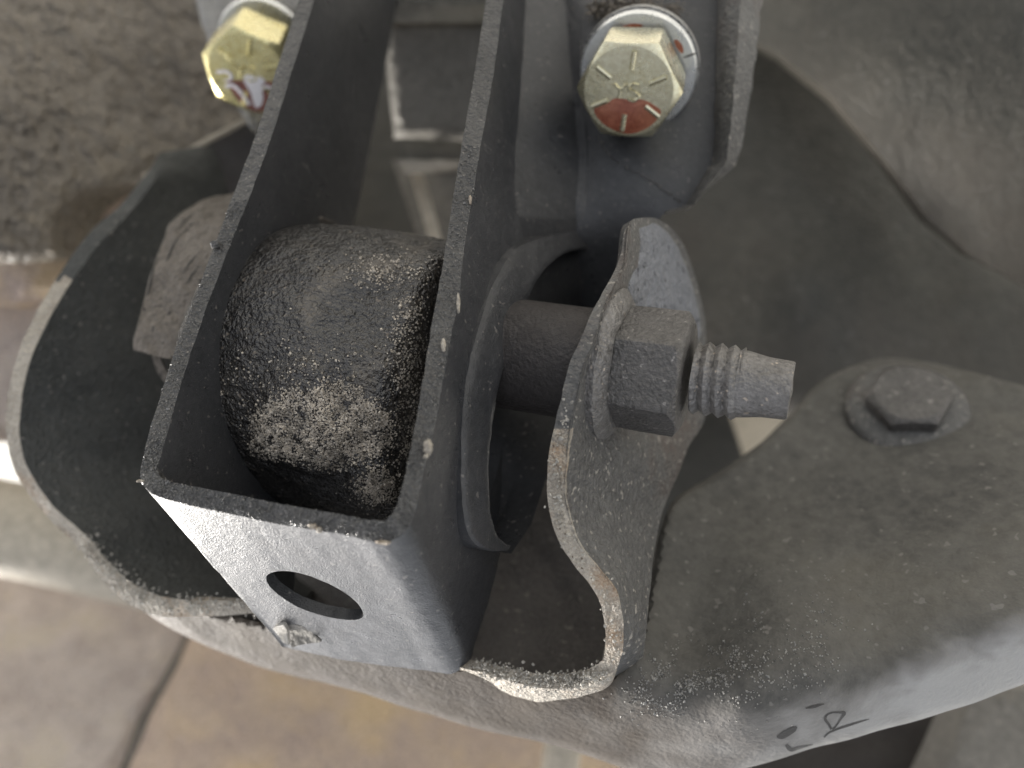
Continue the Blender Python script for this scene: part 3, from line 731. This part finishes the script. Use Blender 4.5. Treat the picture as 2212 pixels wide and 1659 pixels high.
# right mounting flange facing the camera with the gold bolt
FLC = [(1130, -100, 24.0), (1150, 50, 23.4), (1190, 60, 22.6), (1200, 300, 21.8), (1180, 380, 21.6), (1192, 500, 21.0), (1250, 0, 22.0), (1400, 0, 21.8), (1540, 0, 21.8), (1260, 250, 21.2), (1400, 300, 20.8), (1540, 300, 20.8), (1280, 480, 20.9), (1420, 460, 20.6), (1330, 560, 21.2), (1200, 640, 22.2), (1330, 680, 21.8), (1260, 790, 22.6)]
v, f = sheet([(1112, -160), (1150, 0), (1168, 120), (1180, 250), (1184, 380), (1186, 470), (1150, 560), (1140, 700), (1160, 790), (1330, 800), (1380, 700), (1390, 600), (1400, 500), (1440, 455), (1480, 446), (1492, 430), (1512, 400), (1540, 376), (1548, 300), (1556, 150), (1564, 0), (1570, -160)],
             FLC, Vector((0, 0, -0.45)), g=12, smooth=False, namp=0.006, nsc=1.0, seed=18)
part('flange', v, f, 'black', bk, label='flat black flange behind the right gold bolt')
# bent lip on its right side
rows = []
for u0, u1, u2, vv, D in ((1566, 1622, 1668, -160, 21.9), (1552, 1601, 1647, 0, 21.5), (1548, 1592, 1634, 120, 21.2), (1544, 1582, 1616, 240, 20.9), (1540, 1570, 1597, 340, 20.7), (1525, 1548, 1580, 372, 20.6), (1500, 1520, 1530, 410, 20.5), (1486, 1500, 1504, 444, 20.4)):
    a, b, c = P(u0, vv, D), P(u1, vv, D - 1.0), P(u2, vv - 6, D - 0.3)
    rows.append([a, a.lerp(b, .5) + Vector((-.04, 0, .04)), b, c, c + Vector((0, 0, -.6)), a + Vector((0.1, 0, -.7))])
v, f = loft(rows, ku=8, sub_ring=[3, 3, 4, 1, 1, 1], jag=0.045, jsc=3.0, seed=9)
part('bent_lip', v, f, 'shell_grey', bk, label='worn grey lip folded up along the flange')
FLD = rbf(FLC)
# fillet between side wall and flange with the pale scuff
rows = []
for k, u1 in ((23, 1250), (24, 1255), (25, 1262), (26, 1268), (27, 1262), (28, 1250), (29, 1240)):
    o_, i_, d = st[k]; dd = Vector((d.x, d.y, -d.z)); w0 = o_ + dd * .30 + Vector((-.03, 0, 0)); w1 = o_ + dd * .48 + Vector((.03, 0, .02))
    vv = px_v(w1)
    e = P(u1, vv, FLD(u1, vv) - .02); e2 = P(u1 - 38, vv, FLD(u1 - 38, vv) - .10); mid = w1.lerp(e2, .5) + Vector((.02, 0, -.12))
    e3 = P(u1 + 20, vv, FLD(u1, vv) + .15)
    rows.append([w0, w1, w1.lerp(mid, .5) + Vector((.01, 0, -.06)), mid, mid.lerp(e2, .5) + Vector((0, 0, -.03)), e2, e, e3, e3 + Vector((0, 0, -.3)), w0 + Vector((.1, 0, -.6))])
v, f = loft(rows, ku=8, sub_ring=[3, 3, 3, 3, 3, 3, 2, 1, 1, 1], jag=0.02, jsc=1.5, seed=10)
part('fold', v, f, 'black', bk, label='scuffed fold between side wall and flange')
# crust and scuffs on the flange
pts = []
for _ in range(1100):
    t = rng.random(); pts.append(P(1275 + 190 * t + rng.gauss(0, 8), 12 + 26 * abs(t - .35) + rng.gauss(0, 11), 21.5 - rng.random() * .25))
v, f = grains(pts, 0.02, 0.06, 31)
part('dirt_crust', v, f, 'casting', bk, kind='stuff', smooth=False)
pts = []
for ln, n_, sp in (([(1292, 292), (1302, 318), (1335, 352), (1372, 372), (1410, 392), (1440, 415), (1478, 442)], 200, 2.2), ([(1420, 262), (1330, 300)], 0, 3)):
    for _ in range(n_):
        k = rng.randrange(len(ln) - 1); t = rng.random()
        a_, b_ = ln[k], ln[k + 1]; uu = a_[0] + (b_[0] - a_[0]) * t + rng.gauss(0, sp); vv = a_[1] + (b_[1] - a_[1]) * t + rng.gauss(0, sp)
        pts.append(P(uu, vv, FLD(uu, vv) - .01))
v, f = grains(pts, 0.012, 0.028, 32)
part('scuff_line', v, f, 'shell_grey', bk, kind='stuff', smooth=False)
# chips and burrs along the lips
chips = []
def chip(u, vv, D, r, seed, name='burr', m='bare_edge', stretch=(1, 1, 1)):
    bm = bmesh.new(); bmesh.ops.create_icosphere(bm, subdivisions=2, radius=r)
    c = P(u, vv, D)
    vs = [Vector((q.co.x * stretch[0], q.co.y * stretch[1], q.co.z * stretch[2])) for q in bm.verts]
    vs = [c + q + noise.noise_vector(q * 3 / r * .4 + Vector((seed, 0, 0))) * r * 0.5 for q in vs]
    fs = [tuple(w.index for w in ff.verts) for ff in bm.faces]; bm.free()
    part(name, vs, fs, m, bk, angle=60)
chip(925, 966, 14.35, 0.10, 1, stretch=(.8, 1.5, 1)); chip(921, 985, 14.3, 0.05, 2)
chip(990, 655, 15.5, 0.05, 3, stretch=(.7, 4.2, .8)); chip(958, 745, 15.1, .06, 9, stretch=(.7, 2.2, .8))
chip(676, 1136, 14.55, 0.07, 4, stretch=(1.3, .7, 1)); chip(690, 1144, 14.5, 0.055, 5)
chip(1016, 432, 16.7, .055, 7, stretch=(.6, 1.9, .8)); chip(466, 528, 17.5, .10, 8, stretch=(1.2, 1, .6), m='black_rim')
chip(303, 1039, 15.5, .05, 12, stretch=(1.8, .7, .7)); chip(828, 1172, 14.1, .07, 14, stretch=(2.2, .5, 1))
# torn bright tab + brown notch patch at the lower left of the end wall
def wallD(u, vv, lift):
    h = hit(bbvh, u, vv, 18.4); return min(-h.z, 18.8) - lift
v, f = sheet([(600, 1352), (612, 1350), (620, 1362), (623, 1394), (612, 1388), (600, 1372), (590, 1358)], lambda a, b: wallD(min(a, 640) + 14, min(b, 1368) - 8, .05), Vector((.02, .05, -.12)), g=6, smooth=False)
part('torn_flake', v, f, 'dust_grit', bk, label='small torn pale flake at the lower corner')
v, f = sheet([(622, 1354), (640, 1350), (662, 1358), (680, 1372), (694, 1386), (668, 1390), (645, 1394), (628, 1396)], lambda a, b: wallD(a, min(b, 1372), .012), Vector((0, .02, -.03)), g=7)
part('peeled_patch', v, f, 'web', bk)  # belly-coloured patch added in place of a notch open to the cradle
pts = []
for _ in range(1500):
    k = rng.uniform(9, 18.5); i = int(k); t = k - i
    o_ = st[i][0].lerp(st[i + 1][0], t); i__ = st[i][1].lerp(st[i + 1][1], t)
    pts.append(o_.lerp(i__, rng.random()) + Vector((0, 0, .01)))
for _ in range(1900):
    k = rng.uniform(4, 10) if rng.random() < .5 else rng.uniform(18, 26); i = int(k); t = k - i
    o_ = st[i][0].lerp(st[i + 1][0], t); i__ = st[i][1].lerp(st[i + 1][1], t)
    pts.append(o_.lerp(i__, rng.random()) + Vector((0, 0, .01)))
v, f = grains(pts, 0.010, 0.026, 8)
part('lip_grit', v, f, 'spark', bk, kind='stuff', smooth=False)

# ================================================================== INSULATOR inside the bracket
ins = thing('rubber_mount', 'oily black rubber mount coated in wet grit, inside the black bracket', 'engine mount', P(730, 800, 20))
IC = P(742, 800, 20.6)
prof = []
for t, r in ((-3.3, 1.2), (-3.25, 2.0), (-3.1, 2.55), (-2.75, 3.0), (-2.2, 3.38), (-1.4, 3.62), (-.6, 3.72), (.3, 3.74), (1.2, 3.70), (2.0, 3.62), (2.7, 3.55), (3.2, 3.45), (3.4, 3.1)):
    prof.append(Vector((t, r, 0)))
pr = [(p.x, p.y) for p in catmull(prof, 7)]
v, f = revolve(IC, A, pr, 200)
dent = P(800, 690, 17.0); bump1 = P(670, 905, 17.3); bump2 = P(812, 1045, 16.9)
v2 = []
for p in v:
    d = (p - IC); ax = d.dot(A); rad = (d - A * ax); q = p.copy()
    n_ = rad.normalized() if rad.length > 1e-6 else A
    dl = (p - dent); q -= n_ * 0.20 / (1 + math.exp((dl.length * (1 + .25 * noise.noise(p * 1.3)) - 1.0) * 7))
    a1 = (p - bump1).length; e1 = 1.15 + 0.35 * noise.noise(p * 1.1)
    q += n_ * 0.24 / (1 + math.exp((a1 - e1) * 12))
    a2 = (p - bump2).length; e2 = .62 + 0.3 * noise.noise(p * 1.4)
    q += n_ * 0.20 / (1 + math.exp((a2 - e2) * 12))
    q += n_ * 0.055 * noise.fractal(p * 0.9, 1.0, 2.0, 4)
    q += n_ * (0.02 + .05 / (1 + math.exp((min(a1 - e1, a2 - e2)) * 10))) * noise.noise(p * 7)
    v2.append(q)
rbo = part('rubber_body', v2, f, 'rubber', ins, angle=80)
at_ = rbo.data.attributes.new('dust', 'FLOAT', 'POINT')
for i, q in enumerate(rbo.data.vertices):
    c = Vector(q.co) / S + origin_of(ins); u_ = 1106 + FPX * c.x / -c.z; v_ = px_v(c)
    edge = abs((c - dent).length - 1.35)
    w = math.exp(-(edge / .35) ** 2) * (1.0 if c.x > dent.x - .3 or c.y > dent.y else .3)
    w = max(w, .9 * math.exp(-((u_ - 910) / 55) ** 2)) * .6 + .5 * noise.noise(c * 2.2) - .2
    at_.data[i].value = max(0, min(1, w))
ibvh = BVHTree.FromPolygons([tuple(p) for p in v2], f)
pts = []
def put(bvh, u, vv, lift=.005):
    d = P(u, vv, 1).normalized(); h = bvh.ray_cast(Vector((0, 0, 0)), d)
    if h[0] and noise.noise(h[0] * 4.5) + .55 * noise.noise(h[0] * 11) > rng.uniform(-.8, .15): pts.append(h[0] - d * lift)
for _ in range(8500):      # lower crust
    a = rng.uniform(0, 6.283); r = rng.random() ** .55 * (1 + .28 * noise.noise(Vector((math.cos(a) * 1.5, math.sin(a) * 1.5, 3)))) + abs(rng.gauss(0, .08))
    put(ibvh, 690 + math.cos(a) * r * 150, 925 + math.sin(a) * r * 78 + (rng.gauss(0, 6)))
for _ in range(1400): put(ibvh, rng.gauss(815, 24), rng.gauss(1052, 22))
for _ in range(1500): put(ibvh, rng.gauss(885, 22), rng.uniform(640, 1000))
for _ in range(500): put(ibvh, rng.gauss(840, 50), rng.gauss(585, 20))
for _ in range(500): put(ibvh, rng.gauss(640, 95), rng.gauss(820, 50))
v, f = grains(pts, 0.014, 0.036, 9)
part('grit', v, f, 'grit', ins, kind='stuff', smooth=False)

# ================================================================== LONG THROUGH BOLT, NUT
tb = thing('through_bolt', 'long oxidised bolt through the mount, threaded tip pointing right', 'bolt', NUT)
v, f = revolve(NUT, A, [(-9.5, .72), (0.5, .72)], 32)
part('shank', v, f, 'old_bolt', tb)
# threaded part and plain dog point
def px_s(u):   # axis parameter for a pixel column
    lo, hi = -6.0, 12.0
    for _ in range(50):
        m_ = (lo + hi) / 2; p = on_axis(m_); uu = 1106 + FPX * p.x / -p.z
        if uu < u: lo = m_
        else: hi = m_
    return lo
s0, s1, s2, s3 = px_s(1478), px_s(1502), px_s(1600), px_s(1709)
def rpx(s, px): return px * (-on_axis(s).z) / FPX
prof = [(s0, rpx(s0, 76)), (s1 - .02, rpx(s1, 76))]
r1 = rpx(s1, 80)
pitch = (px_s(1559) - px_s(1505)) / 2.0
seg = 64; verts = []; faces = []
x_, y_, n_ = frame(A)
turns = (s2 - s1) / pitch; steps = int(turns * 24)
NS = int((s2 - s1) / (pitch / 12))
for i in range(NS + 1):
    s = s1 + (s2 - s1) * i / NS
    for k in range(seg):
        a = 2 * math.pi * k / seg
        ph = ((s - s1) / pitch - k / seg) % 1.0
        prof_h = (1 - abs(ph * 2 - 1)) ** .8
        rr = r1 * (0.865 + 0.135 * prof_h) + noise.noise(Vector((s * 4, math.cos(a) * 3, math.sin(a) * 3))) * .02
        verts.append(on_axis(s) + (x_ * math.cos(a) + y_ * math.sin(a)) * rr)
for i in range(NS):
    for k in range(seg):
        k2 = (k + 1) % seg; faces.append((i * seg + k, i * seg + k2, (i + 1) * seg + k2, (i + 1) * seg + k))
faces.append(tuple(reversed(range(seg)))); faces.append(tuple(NS * seg + k for k in range(seg)))
part('thread', verts, faces, 'thread', tb, angle=50)
prof = [(s2 - .06, rpx(s2, 74)), (s2 + .1, rpx(s2, 72)), (s2 + (s3 - s2) * .5, rpx(s3, 67)), (s3 - .04, rpx(s3, 63.5)), (s3, rpx(s3, 61)), (s3, rpx(s3, 30)), (s3 + .03, .02)]
v, f = revolve(NUT, A, [(a, b) for a, b in prof], 48)
v = [p + nv(p, 3, 4) * .015 for p in v]
part('point', v, f, 'thread', tb)
# bolt head at the far left end, mostly hidden
def hexpr(ap, a, rot=0.0):
    aa = (a - rot + math.pi / 6) % (math.pi / 3) - math.pi / 6
    return ap / math.cos(aa)
def hex_body(c, n, ap, h, rot, ref, chamf_top=True, chamf_bot=False, hole=0.0, seg=120, cr_=.97):
    x, y, n = frame(n, ref); verts = []; rings = []
    def ring(fn):
        i0 = len(verts)
        for k in range(seg):
            a = 2 * math.pi * k / seg; r, z = fn(a)
            verts.append(c + n * z + (x * math.cos(a) + y * math.sin(a)) * r)
        rings.append(i0)
    ring(lambda a: (min(hexpr(ap, a, rot), ap * 1.13), 0))
    def topz(a): return h - max(0, (hexpr(ap, a, rot) - ap * cr_)) * .62
    ring(lambda a: (min(hexpr(ap, a, rot), ap * 1.15), topz(a) * .5))
    ring(lambda a: (min(hexpr(ap, a, rot), ap * 1.15), topz(a) - .015))
    ring(lambda a: (min(hexpr(ap, a, rot), ap * 1.15) - .012, topz(a)))
    ring(lambda a: (ap * cr_ * .985, h))
    ring(lambda a: (ap * .5, h + 0.0))
    faces = []
    for i in range(len(rings) - 1):
        a0, b0 = rings[i], rings[i + 1]
        for k in range(seg):
            k2 = (k + 1) % seg; faces.append((a0 + k, a0 + k2, b0 + k2, b0 + k))
    faces.append(tuple(reversed(range(seg)))); faces.append(tuple(rings[-1] + k for k in range(seg)))
    return verts, faces
nt_ = thing('flange_nut', 'large grey hex flange nut on the through bolt against the right cradle plate', 'nut', NUT)
# hex nut between px 1338 and 1482
sa, sb = px_s(1336), px_s(1484)
# angle convention: corner angles measured from the viewer side upwards
xf, yf, nf = frame(A, Vector((0, 1, 0)))
# direction towards the camera and "up" around the axis
tocam = (-on_axis(0)); tocam = (tocam - A * tocam.dot(A)).normalized(); upv = A.cross(tocam) * -1
if upv.y < 0: upv = -upv
def ang_of(vec): return math.atan2(vec.dot(yf), vec.dot(xf))
cdir = tocam * math.cos(R(24)) + upv * math.sin(R(24))
rot = ang_of(cdir) + math.pi / 6   # face centre is 30 deg from the corner
apn = rpx(0, 137) * math.cos(math.pi / 6) * 1.0
v, f = hex_body(on_axis(sa), A, apn, sb - sa, rot, Vector((0, 1, 0)), cr_=.98)
v = [p + nv(p, 2.2, 6) * .008 for p in v]
part('hex', v, f, 'old_bolt', nt_, angle=28)
fr = rpx(px_s(1320), 166)
sf = px_s(1309)
v, f = revolve(NUT, A, [(sf, fr * .93), (sf + .04, fr), (sf + .2, fr * 1.0), (sf + .3, fr * .93), (sf + .42, fr * .8), (sa + .12, apn * 1.02)], 72)
v = [p + nv(p, 2.5, 7) * .03 for p in v]
part('flange_ring', v, f, 'thread', nt_)

# sleeve seen through the hole of the bracket
v, f = revolve(NUT + Vector((0, -.08, 0)), A, [(px_s(1045), 1.27), (-2.0, 1.27), (-1.3, 1.27), (-1.1, 1.2)], 48)
part('spacer_sleeve', v, f, 'sleeve', ins, label='brown metal sleeve around the bolt')

# torn rubber on the left between plate and bracket
rb = thing('torn_rubber_pad', 'dry grey cracked rubber pad with ragged edge between the left plate and the bracket', 'rubber pad', P(400, 640, 21))
rl = [(560, 405, 24.0), (490, 418, 23.2), (440, 432, 22.7), (402, 452, 22.2), (372, 480, 21.8), (348, 520, 21.4), (330, 570, 21.0), (316, 630, 20.7), (300, 690, 20.5), (290, 728, 20.4), (283, 760, 20.3)]
rr_ = [(700, 470, 21.5), (640, 480, 21.2), (600, 500, 20.8), (565, 530, 20.4), (540, 560, 20.1), (520, 590, 19.9), (505, 630, 19.8), (490, 680, 19.7), (470, 740, 19.7), (455, 770, 19.7), (440, 792, 19.7)]
rows = []
for k, (a, b) in enumerate(zip(rl, rr_)):
    a = P(*a); b = P(*b)
    j = nv(a, 2.3, 3) * .12
    a = a + j
    rows.append([a, a.lerp(b, .35) + Vector((0, 0, .1)), b, b + Vector((.6, -.2, -1)), a + Vector((.7, -.2, -1.0))])
v, f = loft(rows, ku=6, sub_ring=[10, 10, 1, 3, 3], jag=0.07, jsc=2.0, seed=12)
pad_bvh = bvh_of((v, f))
part('pad_body', v, f, 'dry_rubber', rb)
v, f = loft([[P(328, 768, 20.8), P(345, 772, 20.6), P(348, 772, 21), P(332, 770, 21.2)], [P(338, 800, 20.8), P(356, 796, 20.6), P(359, 797, 21), P(342, 802, 21.2)], [P(352, 822, 20.8), P(366, 812, 20.6), P(369, 813, 21), P(356, 824, 21.2)], [P(368, 838, 20.8), P(372, 830, 20.6), P(374, 831, 21), P(371, 840, 21.2)]], ku=4)
part('curled_strip', v, f, 'dry_rubber', rb)
for ln in (((396, 590), (412, 565), (438, 540)), ((352, 600), (362, 560), (384, 515), (420, 480)), ((404, 612), (418, 590), (430, 575)), ((318, 640), (330, 590), (346, 540)), ((440, 450), (400, 478), (372, 520))):
    tp = [hit(pad_bvh, a, b, 20) for a, b in ln]
    v, f = tube(tp, .035, 5, 4, radii=lambda t: .3 + 1.2 * math.sin(math.pi * min(1, t + .1)) ** 2 * .6)
    part('crack', v, f, 'ink', rb, smooth=False)
# ================================================================== GOLD BOLTS
def gold_bolt(label, face_c, base_c, Rc, rot_deg, washR, washC, m, ref=Vector((0, 1, 0)), paint='red', group=None):
    t = thing('hex_bolt', label, 'bolt', base_c, group)
    n = (face_c - base_c); h = n.length; n.normalize()
    ap = Rc * math.cos(math.pi / 6)
    v, f = hex_body(base_c, n, ap, h, R(rot_deg), ref, cr_=.97)
    part('head', v, f, m, t, angle=28)
    x, y, _ = frame(n, ref)
    def fp(a, b, lift=0.0): return face_c + x * (a * ap) + y * (b * ap) + n * lift
    # six radial grade marks
    for k in range(6):
        a = R(15 + 60 * k)
        p0 = fp(math.cos(a) * .48, math.sin(a) * .48, .0); p1 = fp(math.cos(a) * .86, math.sin(a) * .86, .0)
        v, f = tube([p0, p0.lerp(p1, .5), p1], .066, 8, 3)
        part('grade_mark', v, f, m, t)
    # maker letters in the middle, raised
    lets = [[(-.28, .22), (-.16, .08), (-.02, .18)], [(-.16, .08), (-.20, -.10)],
            [(.24, .12), (.10, .16), (.02, .06), (.14, -.02), (.22, -.12), (.10, -.20), (-.02, -.14)]]
    vs = []; fs = []
    for ln in lets:
        a_, b_ = tube([fp(p[0], p[1], .005) for p in ln], .042, 6, 4)
        o = len(vs); vs += a_; fs += [tuple(i + o for i in q) for q in b_]
    part('raised_letters', vs, fs, m, t)
    # washer: split flat ring
    xw, yw, _ = frame(n, ref)
    v, f = revolve(washC, n, [(-.28, washR * .9), (-.28, washR), (-.06, washR), (0, washR * .975), (0.0, washR * .5)], 72)
    part('washer', v, f, 'washer', t)
    v, f = revolve(washC - n * .30, n, [(-.22, washR * .95), (-.22, washR * 1.03), (0, washR * 1.03), (0, washR * .95)], 72)
    part('lock_washer', v, f, 'galv', t)
    v, f = revolve(base_c - n * 1.6, n, [(0, ap * .6), (1.6, ap * .6)], 24)
    part('shaft', v, f, m, t)
    return t, fp, ap, n, x, y

face = P(1357, 199, 19.2); base = P(1371, 160, 20.15)
t, fp, ap, n, x, y = gold_bolt('larger gold hex bolt with red paint on its face, right of the black bracket wall', face, base, 1.31, 21, 1.50, P(1377, 160, 20.3), 'zinc', group='gold hex bolts holding the bracket')
def face_blob(fp, pts, lift0, lift1, n, name, m, t, k=5, label=None):
    pp = catmull([Vector((a, b, 0)) for a, b in pts], k, True)
    a = [fp(p.x, p.y, lift0) for p in pp]; b = [fp(p.x, p.y, lift1) for p in pp]
    nn = len(a); c = sum(b, Vector()) / nn + n * (.01)
    vs = a + b + [c]; fs = []
    for i in range(nn):
        j = (i + 1) % nn
        fs.append((i, j, nn + j, nn + i)); fs.append((nn + i, nn + j, 2 * nn))
    part(name, vs, fs, m, t, label=label, angle=60)
face_blob(fp, [(-.78, -.28), (-.5, -.20), (-.3, -.10), (0, -.16), (.3, -.2), (.52, -.34), (.66, -.5), (.5, -.72), (.25, -.86), (-.05, -.92), (-.4, -.8), (-.68, -.56)], -.01, .012, n, 'paint_mark', 'red', t, label='red paint covering the lower half of the face')
# red traces on the washer and its split
def ring_patch(c, n, x, y, r0, r1, a0, a1, lift, name, m, t, k=10):
    vs = []; fs = []
    for i in range(k + 1):
        a = R(a0 + (a1 - a0) * i / k); w = math.sin(math.pi * (i + .2) / (k + .4)) ** .5
        rm = (r0 + r1) / 2; hw = (r1 - r0) / 2 * w
        for rr in (rm - hw, rm + hw): 
            for l in (lift, lift - .02): vs.append(c + n * l + (x * math.cos(a) + y * math.sin(a)) * rr)
    for i in range(k):
        o = i * 4; q = o + 4
        fs += [(o, o + 2, q + 2, q), (o + 1, q + 1, q + 3, o + 3), (o, q, q + 1, o + 1), (o + 2, o + 3, q + 3, q + 2)]
    fs += [(0, 1, 3, 2), (k * 4, k * 4 + 2, k * 4 + 3, k * 4 + 1)]
    part(name, vs, fs, m, t)
wc = P(1377, 160, 20.3)
ring_patch(wc, n, x, y, 1.12, 1.24, 78, 112, .012, 'paint_trace', 'red', t)
ring_patch(wc, n, x, y, 1.16, 1.30, 18, 36, .012, 'paint_trace', 'red', t)
ring_patch(wc, n, x, y, 1.20, 1.56, 12, 13.6, .02, 'washer_split', 'ink', t, 3)

face = P(534, 158, 23.4); base = P(556, 112, 24.6)
t, fp, ap, n, x, y = gold_bolt('smaller bright gold hex bolt partly hidden behind the left bracket wall', face, base, 1.34, 8, 1.36, P(566, 96, 24.9), 'zinc_gold', group='gold hex bolts holding the bracket')
face_blob(fp, [(-.55, -.25), (-.3, -.2), (.0, -.18), (.5, -.2), (.8, -.3), (.75, -.7), (.4, -.95), (.0, -1.0), (-.35, -.75)], -.01, .012, n, 'paint_mark', 'brown_mark', t, label='brown paint covering the lower part of the face')
face_blob(fp, [(-.05, -.05), (.3, -.08), (.42, -.2), (.30, -.35), (.30, -.62), (.2, -.85), (.05, -.88), (.0, -.5), (-.1, -.25)], -.0, .03, n, 'paint_smear', 'foil', t)
v, f = tube([fp(-.6, -.35, .02), fp(-.42, -.32, .02), fp(-.25, -.5, .02), fp(-.08, -.82, .02)], .06, 8, 4); part('paint_smear', v, f, 'foil', t)
v, f = tube([fp(.3, -.4, .02), fp(.45, -.33, .02), fp(.66, -.42, .02)], .045, 8, 4); part('paint_smear', v, f, 'foil', t)
v, f = tube([fp(-.75, .02, .02), fp(-.5, .03, .02), fp(-.4, -.12, .02), fp(-.6, -.18, .02)], .05, 8, 4); part('paint_smear', v, f, 'foil', t)
# grey ear under the left bolt
v, f = sheet([(420, -160), (424, 0), (436, 50), (448, 84), (456, 110), (478, 180), (506, 222), (532, 262), (546, 285), (640, 200), (680, -160)],
             [(420, -100, 26.3), (430, 50, 26), (540, 280, 25.4), (640, -100, 26.3), (600, 200, 25.6), (480, 150, 25.7)], Vector((0, 0, -1.2)), g=9, rnd=10, rdepth=.15, smooth=False, namp=0.05, nsc=2.5, seed=20)
part('mounting_ear', v, f, 'galv', origin=P(520, 80, 26), label='rough grey cast ear under the left gold bolt', cat='mounting ear')

# ================================================================== FLANGE BOLT ON THE ARM
ac = on_surf(arm_bvh, 1958, 882, 0.22)
d0 = on_surf(arm_bvh, 1900, 900, 0) ; d1 = on_surf(arm_bvh, 2020, 890, 0); d2 = on_surf(arm_bvh, 1960, 940, 0)
an = (d1 - d0).cross(d2 - d0).normalized()
if an.z < 0: an = -an
an = (an * .7 + Vector((-.08, .14, 1)) * .3).normalized()
fb = thing('flange_bolt', 'blurred grey hex flange bolt on the arm at the right', 'bolt', ac)
v, f = revolve(ac, an, [(-.25, 1.5), (-.1, 1.6), (.02, 1.62), (.08, 1.58), (.20, 1.3), (.26, .8)], 48)
part('bolt_flange', v, f, 'shell_grey', fb)
v, f = hex_body(ac + an * .2, an, 1.0, .52, .55, Vector((0, 1, 0)), cr_=.93)
part('head', v, f, 'old_bolt', fb, angle=28)
